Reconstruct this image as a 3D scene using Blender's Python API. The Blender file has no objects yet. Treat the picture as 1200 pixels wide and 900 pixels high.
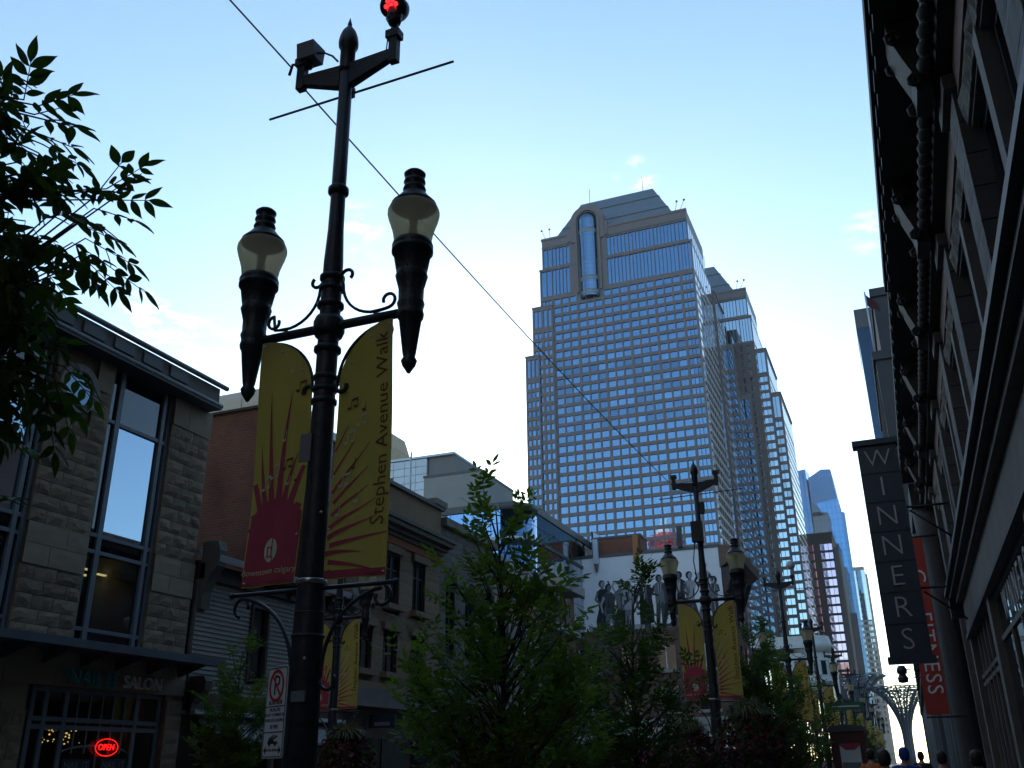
import bpy, math, random
from mathutils import Vector, Matrix
R = math.radians
rnd = random.Random(11)
scene = bpy.context.scene
COL = scene.collection

# ------------------------------------------------------------------ camera
cam = bpy.data.objects.new('camera', bpy.data.cameras.new('camera'))
COL.objects.link(cam); scene.camera = cam
right = Vector((0.9272, 0.3745, -0.0120)); back = Vector((0.3428, -0.8600, -0.3788))
up = back.cross(right).normalized(); right = up.cross(back).normalized()
M = Matrix((right, up, back)).transposed().to_4x4(); M.translation = Vector((0, 0, 1.6))
cam.matrix_world = M
cam.data.sensor_width = 36; cam.data.lens = 36 * 1096 / 1200
cam.data.clip_start = 0.05; cam.data.clip_end = 6000

# ------------------------------------------------------------------ sky and sun (low sun behind the tall tower)
SUN_AZ, SUN_EL = -19.7, 12.0            # degrees from +Y (negative = left), above horizon
world = bpy.data.worlds.new('World'); scene.world = world; world.use_nodes = True
nt = world.node_tree; nt.nodes.clear()
def N(t, **k):
    n = nt.nodes.new(t)
    for a, b in k.items(): setattr(n, a, b)
    return n
wo = N('ShaderNodeOutputWorld'); bg = N('ShaderNodeBackground')
sky = N('ShaderNodeTexSky', sky_type='NISHITA', sun_disc=False, sun_elevation=R(SUN_EL), sun_rotation=R(SUN_AZ),
        altitude=1000, air_density=1.0, dust_density=0.7, ozone_density=1.05)
bg.inputs['Strength'].default_value = 0.10
tc = N('ShaderNodeTexCoord')
noise = N('ShaderNodeTexNoise'); noise.inputs['Scale'].default_value = 24; noise.inputs['Detail'].default_value = 6
noise.inputs['Roughness'].default_value = .62
mp = N('ShaderNodeMapping'); mp.inputs['Scale'].default_value = (1, 1, 3.2)
nt.links.new(tc.outputs['Generated'], mp.inputs['Vector']); nt.links.new(mp.outputs['Vector'], noise.inputs['Vector'])
CLOUDS = [((-.645, .641, .413), .022, .9), ((-.625, .674, .395), .024, .8), ((-.181, .807, .562), .016, .6), ((.033, .873, .486), .018, .3),
          ((-.456, .718, .525), .02, .3), ((-.607, .702, .373), .04, .4), ((-.29, .83, .477), .015, .2), ((-.47, .74, .48), .02, .3), ((-.8, .45, .40), .06, .5)]
acc = None
for c, rad, s in CLOUDS:                                  # small wisps of cloud at fixed bearings
    d = N('ShaderNodeVectorMath', operation='DISTANCE'); nt.links.new(tc.outputs['Generated'], d.inputs[0])
    d.inputs[1].default_value = Vector(c).normalized()
    m = N('ShaderNodeMapRange'); m.inputs['From Min'].default_value = 0; m.inputs['From Max'].default_value = rad * 1.6
    m.inputs['To Min'].default_value = s; m.inputs['To Max'].default_value = 0
    nt.links.new(d.outputs['Value'], m.inputs['Value'])
    if acc is None: acc = m.outputs['Result']
    else:
        a = N('ShaderNodeMath', operation='MAXIMUM'); nt.links.new(acc, a.inputs[0]); nt.links.new(m.outputs['Result'], a.inputs[1]); acc = a.outputs[0]
nr = N('ShaderNodeMapRange'); nr.inputs['From Min'].default_value = .47; nr.inputs['From Max'].default_value = .72
nt.links.new(noise.outputs['Fac'], nr.inputs['Value'])
cm = N('ShaderNodeMath', operation='MULTIPLY'); nt.links.new(acc, cm.inputs[0]); nt.links.new(nr.outputs['Result'], cm.inputs[1])
mixc = N('ShaderNodeMix', data_type='RGBA'); nt.links.new(cm.outputs[0], mixc.inputs['Factor'])
wb = N('ShaderNodeVectorMath', operation='MULTIPLY'); wb.inputs[1].default_value = (.88, 1.0, 1.03); nt.links.new(sky.outputs['Color'], wb.inputs[0]); nt.links.new(wb.outputs[0], mixc.inputs['A']); mixc.inputs['B'].default_value = (11, 10.6, 10.4, 1)
nt.links.new(mixc.outputs['Result'], bg.inputs['Color']); nt.links.new(bg.outputs[0], wo.inputs[0])
sl = bpy.data.lights.new('sun', 'SUN'); sl.energy = 3.0; sl.angle = R(.5); sl.color = (1, .86, .68)
sun = bpy.data.objects.new('sun', sl); COL.objects.link(sun)
sd = Vector((math.sin(R(SUN_AZ)) * math.cos(R(SUN_EL)), math.cos(R(SUN_AZ)) * math.cos(R(SUN_EL)), math.sin(R(SUN_EL))))
sun.rotation_euler = sd.to_track_quat('Z', 'Y').to_euler(); sun.location = (0, 0, 250)
scene.view_settings.view_transform = 'Standard'; scene.view_settings.look = 'None'
scene.view_settings.exposure = 1.9; scene.view_settings.gamma = 1.0

# ------------------------------------------------------------------ materials
def mat(name, col, rough=.7, metal=0., var=.25, scale=3., bump=0., bscale=30., spec=.5, emit=None, estr=0., rand=0., trans=0., stretch=(1, 1, 1)):
    m = bpy.data.materials.new(name); m.use_nodes = True; t = m.node_tree; b = t.nodes['Principled BSDF']
    b.inputs['Roughness'].default_value = rough; b.inputs['Metallic'].default_value = metal; b.inputs['Specular IOR Level'].default_value = spec
    L = t.links.new
    co = t.nodes.new('ShaderNodeTexCoord'); mpn = t.nodes.new('ShaderNodeMapping'); mpn.inputs['Scale'].default_value = stretch
    L(co.outputs['Object'], mpn.inputs['Vector'])
    out = None
    if var > 0 or rand > 0:
        n = t.nodes.new('ShaderNodeTexNoise'); n.inputs['Scale'].default_value = scale; n.inputs['Detail'].default_value = 6; n.inputs['Roughness'].default_value = .65
        oi = t.nodes.new('ShaderNodeObjectInfo')
        if rand > 0:
            va = t.nodes.new('ShaderNodeVectorMath'); va.operation = 'ADD'; L(mpn.outputs[0], va.inputs[0]); sc = t.nodes.new('ShaderNodeMath'); sc.operation = 'MULTIPLY'; sc.inputs[1].default_value = 57.
            L(oi.outputs['Random'], sc.inputs[0]); L(sc.outputs[0], va.inputs[1]); L(va.outputs[0], n.inputs['Vector'])
        else: L(mpn.outputs[0], n.inputs['Vector'])
        mr = t.nodes.new('ShaderNodeMapRange'); mr.inputs['From Min'].default_value = .25; mr.inputs['From Max'].default_value = .75
        mr.inputs['To Min'].default_value = 1 - var; mr.inputs['To Max'].default_value = 1 + var; L(n.outputs['Fac'], mr.inputs['Value'])
        f = mr.outputs['Result']
        if rand > 0:
            r2 = t.nodes.new('ShaderNodeMapRange'); r2.inputs['To Min'].default_value = 1 - rand; r2.inputs['To Max'].default_value = 1 + rand; L(oi.outputs['Random'], r2.inputs['Value'])
            mm = t.nodes.new('ShaderNodeMath'); mm.operation = 'MULTIPLY'; L(f, mm.inputs[0]); L(r2.outputs['Result'], mm.inputs[1]); f = mm.outputs[0]
        vm = t.nodes.new('ShaderNodeVectorMath'); vm.operation = 'SCALE'; vm.inputs[0].default_value = col[:3]; L(f, vm.inputs['Scale'])
        L(vm.outputs[0], b.inputs['Base Color'])
    else: b.inputs['Base Color'].default_value = (*col[:3], 1)
    if bump > 0:
        n2 = t.nodes.new('ShaderNodeTexNoise'); n2.inputs['Scale'].default_value = bscale; n2.inputs['Detail'].default_value = 5; L(mpn.outputs[0], n2.inputs['Vector'])
        bn = t.nodes.new('ShaderNodeBump'); bn.inputs['Strength'].default_value = bump; bn.inputs['Distance'].default_value = .02; L(n2.outputs['Fac'], bn.inputs['Height']); L(bn.outputs[0], b.inputs['Normal'])
    if emit: b.inputs['Emission Color'].default_value = (*emit, 1); b.inputs['Emission Strength'].default_value = estr
    if trans > 0:
        o = [x for x in t.nodes if x.type == 'OUTPUT_MATERIAL'][0]
        tr = t.nodes.new('ShaderNodeBsdfTranslucent'); tr.inputs['Color'].default_value = (col[0] * 1.5, col[1] * 1.6, col[2] * .7, 1)
        mx = t.nodes.new('ShaderNodeMixShader'); mx.inputs[0].default_value = trans; L(b.outputs[0], mx.inputs[1]); L(tr.outputs[0], mx.inputs[2]); L(mx.outputs[0], o.inputs[0])
    return m

def brickmat(name, c1, c2, mortar, bw=.22, bh=.075, axis='XZ', rough=.85, off=.5, msize=.012, bump=.5):
    m = bpy.data.materials.new(name); m.use_nodes = True; t = m.node_tree; b = t.nodes['Principled BSDF']; L = t.links.new
    co = t.nodes.new('ShaderNodeTexCoord'); sx = t.nodes.new('ShaderNodeSeparateXYZ'); cx = t.nodes.new('ShaderNodeCombineXYZ')
    L(co.outputs['Object'], sx.inputs[0]); L(sx.outputs[axis[0]], cx.inputs['X']); L(sx.outputs[axis[1]], cx.inputs['Y'])
    br = t.nodes.new('ShaderNodeTexBrick'); br.offset = off; br.inputs['Scale'].default_value = 1; br.inputs['Brick Width'].default_value = bw; br.inputs['Row Height'].default_value = bh
    br.inputs['Mortar Size'].default_value = msize; br.inputs['Color1'].default_value = (*c1, 1); br.inputs['Color2'].default_value = (*c2, 1); br.inputs['Mortar'].default_value = (*mortar, 1)
    L(cx.outputs[0], br.inputs['Vector'])
    n = t.nodes.new('ShaderNodeTexNoise'); n.inputs['Scale'].default_value = .6; n.inputs['Detail'].default_value = 7; L(co.outputs['Object'], n.inputs['Vector'])
    mr = t.nodes.new('ShaderNodeMapRange'); mr.inputs['From Min'].default_value = .3; mr.inputs['From Max'].default_value = .7; mr.inputs['To Min'].default_value = .7; mr.inputs['To Max'].default_value = 1.3; L(n.outputs['Fac'], mr.inputs['Value'])
    vm = t.nodes.new('ShaderNodeVectorMath'); vm.operation = 'SCALE'; L(br.outputs['Color'], vm.inputs[0]); L(mr.outputs['Result'], vm.inputs['Scale']); L(vm.outputs[0], b.inputs['Base Color'])
    bn = t.nodes.new('ShaderNodeBump'); bn.inputs['Strength'].default_value = bump; bn.inputs['Distance'].default_value = .01; bn.invert = True; L(br.outputs['Fac'], bn.inputs['Height']); L(bn.outputs[0], b.inputs['Normal'])
    b.inputs['Roughness'].default_value = rough
    return m

def glassmat(name, tint, refl, trans, rough=.01, wob=.0, wscale=.4):
    # reflective glazing: a mirror-like coat over clear or dark tinted glass
    m = bpy.data.materials.new(name); m.use_nodes = True; t = m.node_tree; L = t.links.new; o = [x for x in t.nodes if x.type == 'OUTPUT_MATERIAL'][0]
    b = t.nodes['Principled BSDF']; b.inputs['Base Color'].default_value = (*tint, 1); b.inputs['Roughness'].default_value = .5; b.inputs['Specular IOR Level'].default_value = 0
    g = t.nodes.new('ShaderNodeBsdfGlossy'); g.inputs['Roughness'].default_value = rough; g.inputs['Color'].default_value = (*refl, 1)
    lw = t.nodes.new('ShaderNodeLayerWeight'); lw.inputs['Blend'].default_value = .5
    pw_ = t.nodes.new('ShaderNodeMath'); pw_.operation = 'POWER'; pw_.inputs[1].default_value = 3.2; L(lw.outputs['Facing'], pw_.inputs[0])
    fr = t.nodes.new('ShaderNodeMath'); fr.operation = 'MULTIPLY_ADD'; fr.inputs[1].default_value = .85; fr.inputs[2].default_value = .07; L(pw_.outputs[0], fr.inputs[0])
    base = b.outputs[0]
    if trans > 0:
        tr = t.nodes.new('ShaderNodeBsdfTransparent'); tr.inputs['Color'].default_value = (.75, .8, .8, 1)
        mx = t.nodes.new('ShaderNodeMixShader'); mx.inputs[0].default_value = trans; L(b.outputs[0], mx.inputs[1]); L(tr.outputs[0], mx.inputs[2]); base = mx.outputs[0]
    m2 = t.nodes.new('ShaderNodeMixShader'); L(fr.outputs[0], m2.inputs[0]); L(base, m2.inputs[1]); L(g.outputs[0], m2.inputs[2]); L(m2.outputs[0], o.inputs[0])
    if wob > 0:
        co = t.nodes.new('ShaderNodeTexCoord'); n = t.nodes.new('ShaderNodeTexNoise'); n.inputs['Scale'].default_value = wscale; L(co.outputs['Object'], n.inputs['Vector'])
        bn = t.nodes.new('ShaderNodeBump'); bn.inputs['Strength'].default_value = wob; bn.inputs['Distance'].default_value = .2; L(n.outputs['Fac'], bn.inputs['Height']); L(bn.outputs[0], g.inputs['Normal'])
    return m

def mirrormat(name, col, rough=.03, gap=None, gw=1.5, gh=3.6, axis='XZ', wob=0., rand=0., mort=.06):
    # coated curtain-wall glass, optionally with a fine grid of mullions too small to build
    m = bpy.data.materials.new(name); m.use_nodes = True; t = m.node_tree; b = t.nodes['Principled BSDF']; L = t.links.new
    b.inputs['Metallic'].default_value = 1; b.inputs['Roughness'].default_value = rough; b.inputs['Base Color'].default_value = (*col, 1)
    co = t.nodes.new('ShaderNodeTexCoord')
    if rand > 0:
        oi = t.nodes.new('ShaderNodeObjectInfo'); r2 = t.nodes.new('ShaderNodeMapRange'); r2.inputs['To Min'].default_value = 1 - rand; r2.inputs['To Max'].default_value = 1 + rand
        L(oi.outputs['Random'], r2.inputs['Value']); vm = t.nodes.new('ShaderNodeVectorMath'); vm.operation = 'SCALE'; vm.inputs[0].default_value = col; L(r2.outputs['Result'], vm.inputs['Scale']); L(vm.outputs[0], b.inputs['Base Color'])
    if gap is not None:
        sx = t.nodes.new('ShaderNodeSeparateXYZ'); cx = t.nodes.new('ShaderNodeCombineXYZ'); L(co.outputs['Object'], sx.inputs[0])
        if axis[0] == 'X':
            ad = t.nodes.new('ShaderNodeMath'); L(sx.outputs['X'], ad.inputs[0]); L(sx.outputs['Y'], ad.inputs[1]); L(ad.outputs[0], cx.inputs['X'])
        else: L(sx.outputs['Y'], cx.inputs['X'])
        L(sx.outputs['Z'], cx.inputs['Y'])
        br = t.nodes.new('ShaderNodeTexBrick'); br.offset = 0; br.inputs['Scale'].default_value = 1; br.inputs['Brick Width'].default_value = gw; br.inputs['Row Height'].default_value = gh; br.inputs['Mortar Size'].default_value = mort
        br.inputs['Color1'].default_value = (*col, 1); br.inputs['Color2'].default_value = (*[c * .9 for c in col], 1); br.inputs['Mortar'].default_value = (*gap, 1); L(cx.outputs[0], br.inputs['Vector']); L(br.outputs['Color'], b.inputs['Base Color'])
    if wob > 0:
        n = t.nodes.new('ShaderNodeTexNoise'); n.noise_dimensions = '4D'; n.inputs['Scale'].default_value = .35; L(co.outputs['Object'], n.inputs['Vector']); oj = t.nodes.new('ShaderNodeObjectInfo'); ml = t.nodes.new('ShaderNodeMath'); ml.operation = 'MULTIPLY'; ml.inputs[1].default_value = 90; L(oj.outputs['Random'], ml.inputs[0]); L(ml.outputs[0], n.inputs['W'])
        bn = t.nodes.new('ShaderNodeBump'); bn.inputs['Strength'].default_value = wob; bn.inputs['Distance'].default_value = .1; L(n.outputs['Fac'], bn.inputs['Height']); L(bn.outputs[0], b.inputs['Normal'])
    return m

def emitmat(name, col, s):
    m = bpy.data.materials.new(name); m.use_nodes = True; t = m.node_tree; b = t.nodes['Principled BSDF']
    b.inputs['Base Color'].default_value = (*col, 1); b.inputs['Emission Color'].default_value = (*col, 1); b.inputs['Emission Strength'].default_value = s
    return m

IRON = mat('painted cast iron', (.018, .024, .032), .45, var=.55, scale=14, bump=.3, bscale=45)
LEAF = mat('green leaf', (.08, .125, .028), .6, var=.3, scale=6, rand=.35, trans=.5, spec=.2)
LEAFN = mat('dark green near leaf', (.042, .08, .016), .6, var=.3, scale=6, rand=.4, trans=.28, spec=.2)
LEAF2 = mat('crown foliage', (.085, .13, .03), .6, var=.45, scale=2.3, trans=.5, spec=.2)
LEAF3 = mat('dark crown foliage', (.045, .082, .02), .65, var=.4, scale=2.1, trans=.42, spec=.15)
BARK = mat('bark', (.06, .05, .04), .9, bump=.6, bscale=25)
SAND = mat('sandstone', (.265, .205, .135), .9, var=.32, scale=2.2, bump=.8, bscale=14, rand=.2)
SANDS = mat('smooth sandstone', (.33, .27, .19), .85, var=.16, scale=1.5, bump=.15, bscale=40, rand=.07)
DSTONE = mat('dark sandstone', (.16, .145, .13), .9, var=.25, scale=1.2, bump=.5, bscale=16, rand=.15)
GSTONE = mat('grey granite', (.085, .08, .078), .8, var=.18, scale=4, bump=.3, bscale=50, rand=.1)
LSTONE = mat('pale granite', (.30, .29, .27), .8, var=.15, scale=6, bump=.3, bscale=60)
WSTONE = mat('white stone', (.52, .51, .48), .8, var=.12, scale=.8, bump=.2, bscale=10)
STEELF = mat('grey blue window frame', (.16, .19, .22), .45, var=.1, scale=5)
DFRAME = mat('dark window frame', (.02, .02, .023), .5, var=.1)
COPE = mat('dark metal coping', (.07, .075, .08), .5, var=.2, scale=4)
DWOOD = mat('dark painted wood', (.05, .035, .03), .6, var=.25, scale=6, bump=.2)
CREAM = mat('cream painted siding', (.25, .24, .21), .7, var=.12, scale=1.5, rand=.07, bump=.1)
BRICKX = brickmat('red brick side wall', (.16, .055, .036), (.105, .038, .027), (.11, .08, .062), bw=.26, bh=.1, msize=.016)
BRICKY = brickmat('pink brick wall', (.15, .075, .06), (.12, .055, .048), (.10, .085, .075), axis='YZ')
BRICKO = brickmat('orange brick', (.28, .11, .055), (.22, .085, .045), (.16, .12, .09), axis='YZ')
BLACKM = mat('black void', (.008, .008, .009), .9, var=0)
INTER = mat('dim interior', (.09, .085, .08), .9, var=.3, scale=.8)
ROCKB = mat('rock faced stone', (.11, .10, .088), .95, var=.3, scale=3, bump=.8, bscale=14, rand=.2)
CORN = mat('dark painted cornice', (.021, .019, .018), .7, var=.3, scale=3, bump=.25, bscale=20)
GRAN = mat('brown granite', (.125, .10, .105), .55, var=.12, scale=.3, spec=.4)
GRAND = mat('dark brown granite', (.085, .05, .04), .5, var=.12, scale=.3)
METROOF = mat('metal roof panel', (.14, .165, .20), .45, metal=.4, var=.1, scale=.2, stretch=(3, 3, .2))
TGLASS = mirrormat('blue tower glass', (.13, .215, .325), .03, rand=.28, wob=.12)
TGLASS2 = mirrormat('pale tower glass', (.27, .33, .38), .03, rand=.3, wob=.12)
WGLASS = glassmat('window glass', (.006, .007, .009), (.8, .85, .9), .0)
CGLASS = glassmat('clear shop glass', (.01, .011, .012), (.75, .82, .9), .8)
REFG = mirrormat('reflective window glass', (.27, .36, .46), .012)
YEL = mat('yellow banner cloth', (.56, .46, .18), .8, var=.16, scale=3, trans=.36, spec=.2)
REDB = mat('red banner print', (.42, .05, .085), .75, var=.06, scale=4)
REDF = mat('red fitness banner', (.42, .045, .03), .7, var=.1, scale=2)
TXT = mat('brown banner lettering', (.16, .045, .02), .75, var=0)
PRINTW = mat('pale banner print', (.62, .60, .45), .75, var=0)
WHITE = mat('white lettering', (.75, .75, .75), .5, var=0)
LETG = mat('pale metal lettering', (.80, .82, .80), .4, var=0)
TEAL = mat('teal lettering', (.03, .42, .40), .5, var=0)
BLKT = mat('black print', (.012, .012, .012), .6, var=0)
REDP = mat('red print', (.5, .02, .02), .5, var=0)
SIGNW = mat('white sign face', (.68, .70, .70), .4, var=.04)
SIGNB = mat('dark blue sign panel', (.020, .036, .055), .45, var=.15, scale=2)
CANOPY = mat('blue grey metal canopy', (.10, .125, .15), .45, metal=.3, var=.15, scale=3)
LAMPG = bpy.data.materials.new('lamp globe'); LAMPG.use_nodes = True
def _globe():
    t = LAMPG.node_tree; L = t.links.new; o = [x for x in t.nodes if x.type == 'OUTPUT_MATERIAL'][0]; b = t.nodes['Principled BSDF']
    b.inputs['Base Color'].default_value = (.60, .54, .38, 1); b.inputs['Roughness'].default_value = .25
    tl = t.nodes.new('ShaderNodeBsdfTranslucent'); tl.inputs['Color'].default_value = (.88, .80, .60, 1); tr = t.nodes.new('ShaderNodeBsdfTransparent'); tr.inputs['Color'].default_value = (.93, .87, .68, 1)
    m1 = t.nodes.new('ShaderNodeMixShader'); m1.inputs[0].default_value = .24; L(tl.outputs[0], m1.inputs[1]); L(tr.outputs[0], m1.inputs[2])
    m2 = t.nodes.new('ShaderNodeMixShader'); m2.inputs[0].default_value = .18; L(m1.outputs[0], m2.inputs[1]); L(b.outputs[0], m2.inputs[2]); L(m2.outputs[0], o.inputs[0])
_globe()
GREYB = mat('grey box', (.20, .21, .22), .5, var=.1)
STEEL = mat('brushed steel strap', (.5, .5, .5), .3, metal=1, var=.1)
WIRE = mat('black cable', (.02, .02, .02), .6, var=0)
NEON = emitmat('red neon', (1, .008, .006), .55)
LED = emitmat('red signal light', (1, .02, .025), .8)
WARM = emitmat('warm lamp', (1, .62, .18), .5)
TUBE = emitmat('fluorescent tube', (1, .80, .36), .35)
ASPH = mat('asphalt', (.05, .05, .052), .9, var=.25, scale=1.5, bump=.3)
PAVE = brickmat('brick paving', (.16, .10, .08), (.13, .085, .07), (.08, .07, .065), bw=.3, bh=.15, axis='XY')
CONC = mat('concrete', (.30, .29, .27), .9, var=.15, scale=.8, bump=.2)
MURALW = mat('white painted brick', (.80, .81, .82), .8, var=.06, scale=.5, bump=.15, bscale=8)
MURG = [mat('mural paint %s' % n, (v * .8, v * .82, v * .86), .8, var=.15, scale=1.2) for n, v in (('black', .02), ('dark grey', .07), ('mid grey', .19), ('pale grey', .42))]

# ------------------------------------------------------------------ mesh helpers
class MB:
    def __init__(s): s.v = []; s.f = []; s.sm = []
    def add(s, vs, fs, smooth=False):
        o = len(s.v); s.v += [tuple(v) for v in vs]
        for f in fs: s.f.append(tuple(i + o for i in f)); s.sm.append(smooth)
        return s
    def box(s, x0, x1, y0, y1, z0, z1):
        x0, x1 = min(x0, x1), max(x0, x1); y0, y1 = min(y0, y1), max(y0, y1); z0, z1 = min(z0, z1), max(z0, z1)
        return s.add([(x0, y0, z0), (x1, y0, z0), (x1, y1, z0), (x0, y1, z0), (x0, y0, z1), (x1, y0, z1), (x1, y1, z1), (x0, y1, z1)],
                     [(3, 2, 1, 0), (4, 5, 6, 7), (0, 1, 5, 4), (1, 2, 6, 5), (2, 3, 7, 6), (3, 0, 4, 7)])
    def prism(s, pts, d):          # closed polygon pts (3d) extruded by vector d
        n = len(pts); d = Vector(d); a = [Vector(p) for p in pts]; b = [p + d for p in a]
        return s.add(a + b, [tuple(range(n))[::-1], tuple(range(n, 2 * n))] + [(i, (i + 1) % n, n + (i + 1) % n, n + i) for i in range(n)])
    def lathe(s, prof, c=(0, 0, 0), n=20, flute=0, closed=True, a0=0, a1=2 * math.pi):
        vs = []; fs = []; c = Vector(c); full = abs(a1 - a0 - 2 * math.pi) < 1e-6; m = n if full else n + 1
        for k, pz in enumerate(prof):
            r, z = pz[0], pz[1]; fl = pz[2] if len(pz) > 2 else 0
            for i in range(m):
                a = a0 + (a1 - a0) * i / n; rr = r * (1 - fl * (i % 2)); vs.append(c + Vector((rr * math.cos(a), rr * math.sin(a), z)))
        for k in range(len(prof) - 1):
            for i in range(m if full else n):
                j = (i + 1) % m; fs.append((k * m + i, k * m + j, (k + 1) * m + j, (k + 1) * m + i))
        if closed and full: fs.append(tuple(range(m))[::-1]); fs.append(tuple((len(prof) - 1) * m + i for i in range(m)))
        return s.add(vs, fs, True)
    def tube(s, pts, r, n=8, cap=True):
        pts = [Vector(p) for p in pts]; vs = []; fs = []; N_ = len(pts); rs = r if isinstance(r, (list, tuple)) else [r] * N_
        t0 = (pts[1] - pts[0]).normalized(); ref = Vector((0, 0, 1)) if abs(t0.z) < .9 else Vector((1, 0, 0)); x = t0.cross(ref).normalized()
        for i, p in enumerate(pts):
            t = (pts[min(i + 1, N_ - 1)] - pts[max(i - 1, 0)]).normalized(); x = (x - t * x.dot(t)).normalized(); y = t.cross(x)
            for k in range(n):
                a = 2 * math.pi * k / n; vs.append(p + (x * math.cos(a) + y * math.sin(a)) * rs[i])
        for i in range(N_ - 1):
            for k in range(n): fs.append((i * n + k, i * n + (k + 1) % n, (i + 1) * n + (k + 1) % n, (i + 1) * n + k))
        if cap: fs.append(tuple(range(n))[::-1]); fs.append(tuple((N_ - 1) * n + k for k in range(n)))
        return s.add(vs, fs, n > 5)
    def ball(s, c, r, n=10, sz=1.):
        prof = [(max(r * math.sin(math.pi * k / n), 1e-4), -r * sz * math.cos(math.pi * k / n)) for k in range(n + 1)]
        return s.lathe(prof, c, n * 2 if n < 8 else 14)
    def mesh(s, name, m, off=(0, 0, 0)):
        me = bpy.data.meshes.new(name); ox, oy, oz = off
        me.from_pydata([(v[0] - ox, v[1] - oy, v[2] - oz) for v in s.v], [], s.f); me.polygons.foreach_set('use_smooth', s.sm)
        for mm in (m if isinstance(m, (list, tuple)) else [m]): me.materials.append(mm)
        me.update(); return me
    def build(s, name, m, parent=None, off=None):
        if off is None: off = wloc(parent) if parent else (0, 0, 0)
        o = bpy.data.objects.new(name, s.mesh(name, m, off)); COL.objects.link(o)
        if parent: o.parent = parent
        return o
    def build_at(s, name, m, loc, parent=None):          # vertices are given in world space, origin at loc
        o = bpy.data.objects.new(name, s.mesh(name, m, loc)); COL.objects.link(o); o.location = loc
        if parent: o.parent = parent; o.location = Vector(loc) - wloc(parent)
        return o
def wloc(o):
    v = Vector((0, 0, 0))
    while o: v += o.location; o = o.parent
    return v
def box(*a): return MB().box(*a)
def tag(o, label=None, cat=None, group=None, kind=None):
    for k, v in (('label', label), ('category', cat), ('group', group), ('kind', kind)):
        if v: o[k] = v
    return o
def thing(name, label, cat, loc, group=None):
    o = bpy.data.objects.new(name, None); COL.objects.link(o); o.location = loc; o.empty_display_size = .2
    return tag(o, label, cat, group)
def inst(name, mesh, loc, parent, rz=0., scale=None):    # loc in world space
    o = bpy.data.objects.new(name, mesh); COL.objects.link(o); o.parent = parent; o.location = Vector(loc) - (wloc(parent) if parent else Vector())
    if rz: o.rotation_euler = (0, 0, rz)
    if scale: o.scale = scale
    return o
def copy_tree(o, parent=None):
    c = o.copy(); COL.objects.link(c)
    if parent: c.parent = parent
    for ch in list(o.children): copy_tree(ch, c)
    return c
def text_mb(s, size, extrude=.01, align='CENTER', spacing=1., res=3, off=0.):
    cu = bpy.data.curves.new('lettering', 'FONT'); cu.body = s; cu.size = size; cu.extrude = extrude; cu.align_x = align; cu.align_y = 'CENTER'; cu.space_character = spacing; cu.resolution_u = res; cu.offset = off
    o = bpy.data.objects.new('lettering', cu); COL.objects.link(o); bpy.context.view_layer.update()
    dg = bpy.context.evaluated_depsgraph_get(); me = bpy.data.meshes.new_from_object(o.evaluated_get(dg))
    b = MB(); b.add([v.co.copy() for v in me.vertices], [tuple(p.vertices) for p in me.polygons])
    bpy.data.objects.remove(o); bpy.data.curves.remove(cu); bpy.data.meshes.remove(me); return b
def placed(b, o, ux, uy):         # map text plane to world: origin o, x axis ux, y axis uy
    o = Vector(o); ux = Vector(ux).normalized(); uy = Vector(uy).normalized(); uz = ux.cross(uy)
    b.v = [tuple(o + ux * v[0] + uy * v[1] + uz * v[2]) for v in b.v]; return b

class Grid:
    """a flat facade lattice: wall strips between rows, piers between columns; glazing set back, one object per pane"""
    def __init__(s, root, cap=300): s.root = root; s.cap = cap; s.n = 0; s.rest = {}; s.cache = {}; s.q = []
    def facade(s, P, u, n, cols, rows, width, z0, z1, m, gm, depth=.35, name='facade_grid', pane='window', mull=None, inset=.06, wall=True):
        P = Vector((P[0], P[1], 0)); u = Vector((u[0], u[1], 0)); n = Vector((n[0], n[1], 0)); b = MB()
        def bx(b_, u0, u1, d0, d1, za, zb):
            p = [P + u * u0 + n * d0, P + u * u1 + n * d0, P + u * u1 + n * d1, P + u * u0 + n * d1]
            b_.prism([(q.x, q.y, za) for q in p], (0, 0, zb - za))
        zc = z0
        if wall:
            for (ra, rb) in rows:
                if ra > zc + 1e-4: bx(b, 0, width, 0, depth, zc, ra)
                uc = 0
                for (ca, cb) in cols:
                    if ca > uc + 1e-4: bx(b, uc, ca, 0, depth, ra, rb)
                    uc = cb
                if uc < width - 1e-4: bx(b, uc, width, 0, depth, ra, rb)
                zc = rb
            if zc < z1 - 1e-4: bx(b, 0, width, 0, depth, zc, z1)
            b.build(name, m, s.root)
        for (ra, rb) in rows:
            for (ca, cb) in cols:
                s.q.append((P, u, n, ca, cb, ra, rb, inset, gm, pane))
    def flush(s, key=None):
        if key: s.q.sort(key=key)
        for (P, u, n, ca, cb, ra, rb, ins, gm, pane) in s.q:
            k = (round(cb - ca, 2), round(rb - ra, 2), round(u.x, 2), round(u.y, 2), round(n.x, 2), round(n.y, 2), gm.name)
            c = P + u * (ca + cb) / 2; w = (cb - ca) / 2 + .02; h = (rb - ra) / 2 + .02
            def verts(b, o, zc):
                p = [o - u * w + n * .0, o + u * w, o + u * w + n * ins, o - u * w + n * ins]
                b.prism([(q.x, q.y, zc - h) for q in p], (0, 0, 2 * h))
            if s.n < s.cap:
                if k not in s.cache:
                    b = MB(); verts(b, Vector((0, 0, 0)), 0); s.cache[k] = b.mesh('window', gm)
                inst(pane, s.cache[k], (c.x, c.y, (ra + rb) / 2), s.root); s.n += 1
            else:
                b = s.rest.setdefault(gm.name, (MB(), gm))[0]; verts(b, c, (ra + rb) / 2)
        for b, gm in s.rest.values(): tag(b.build('window', gm, s.root), kind='stuff')
        s.q = []

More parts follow.
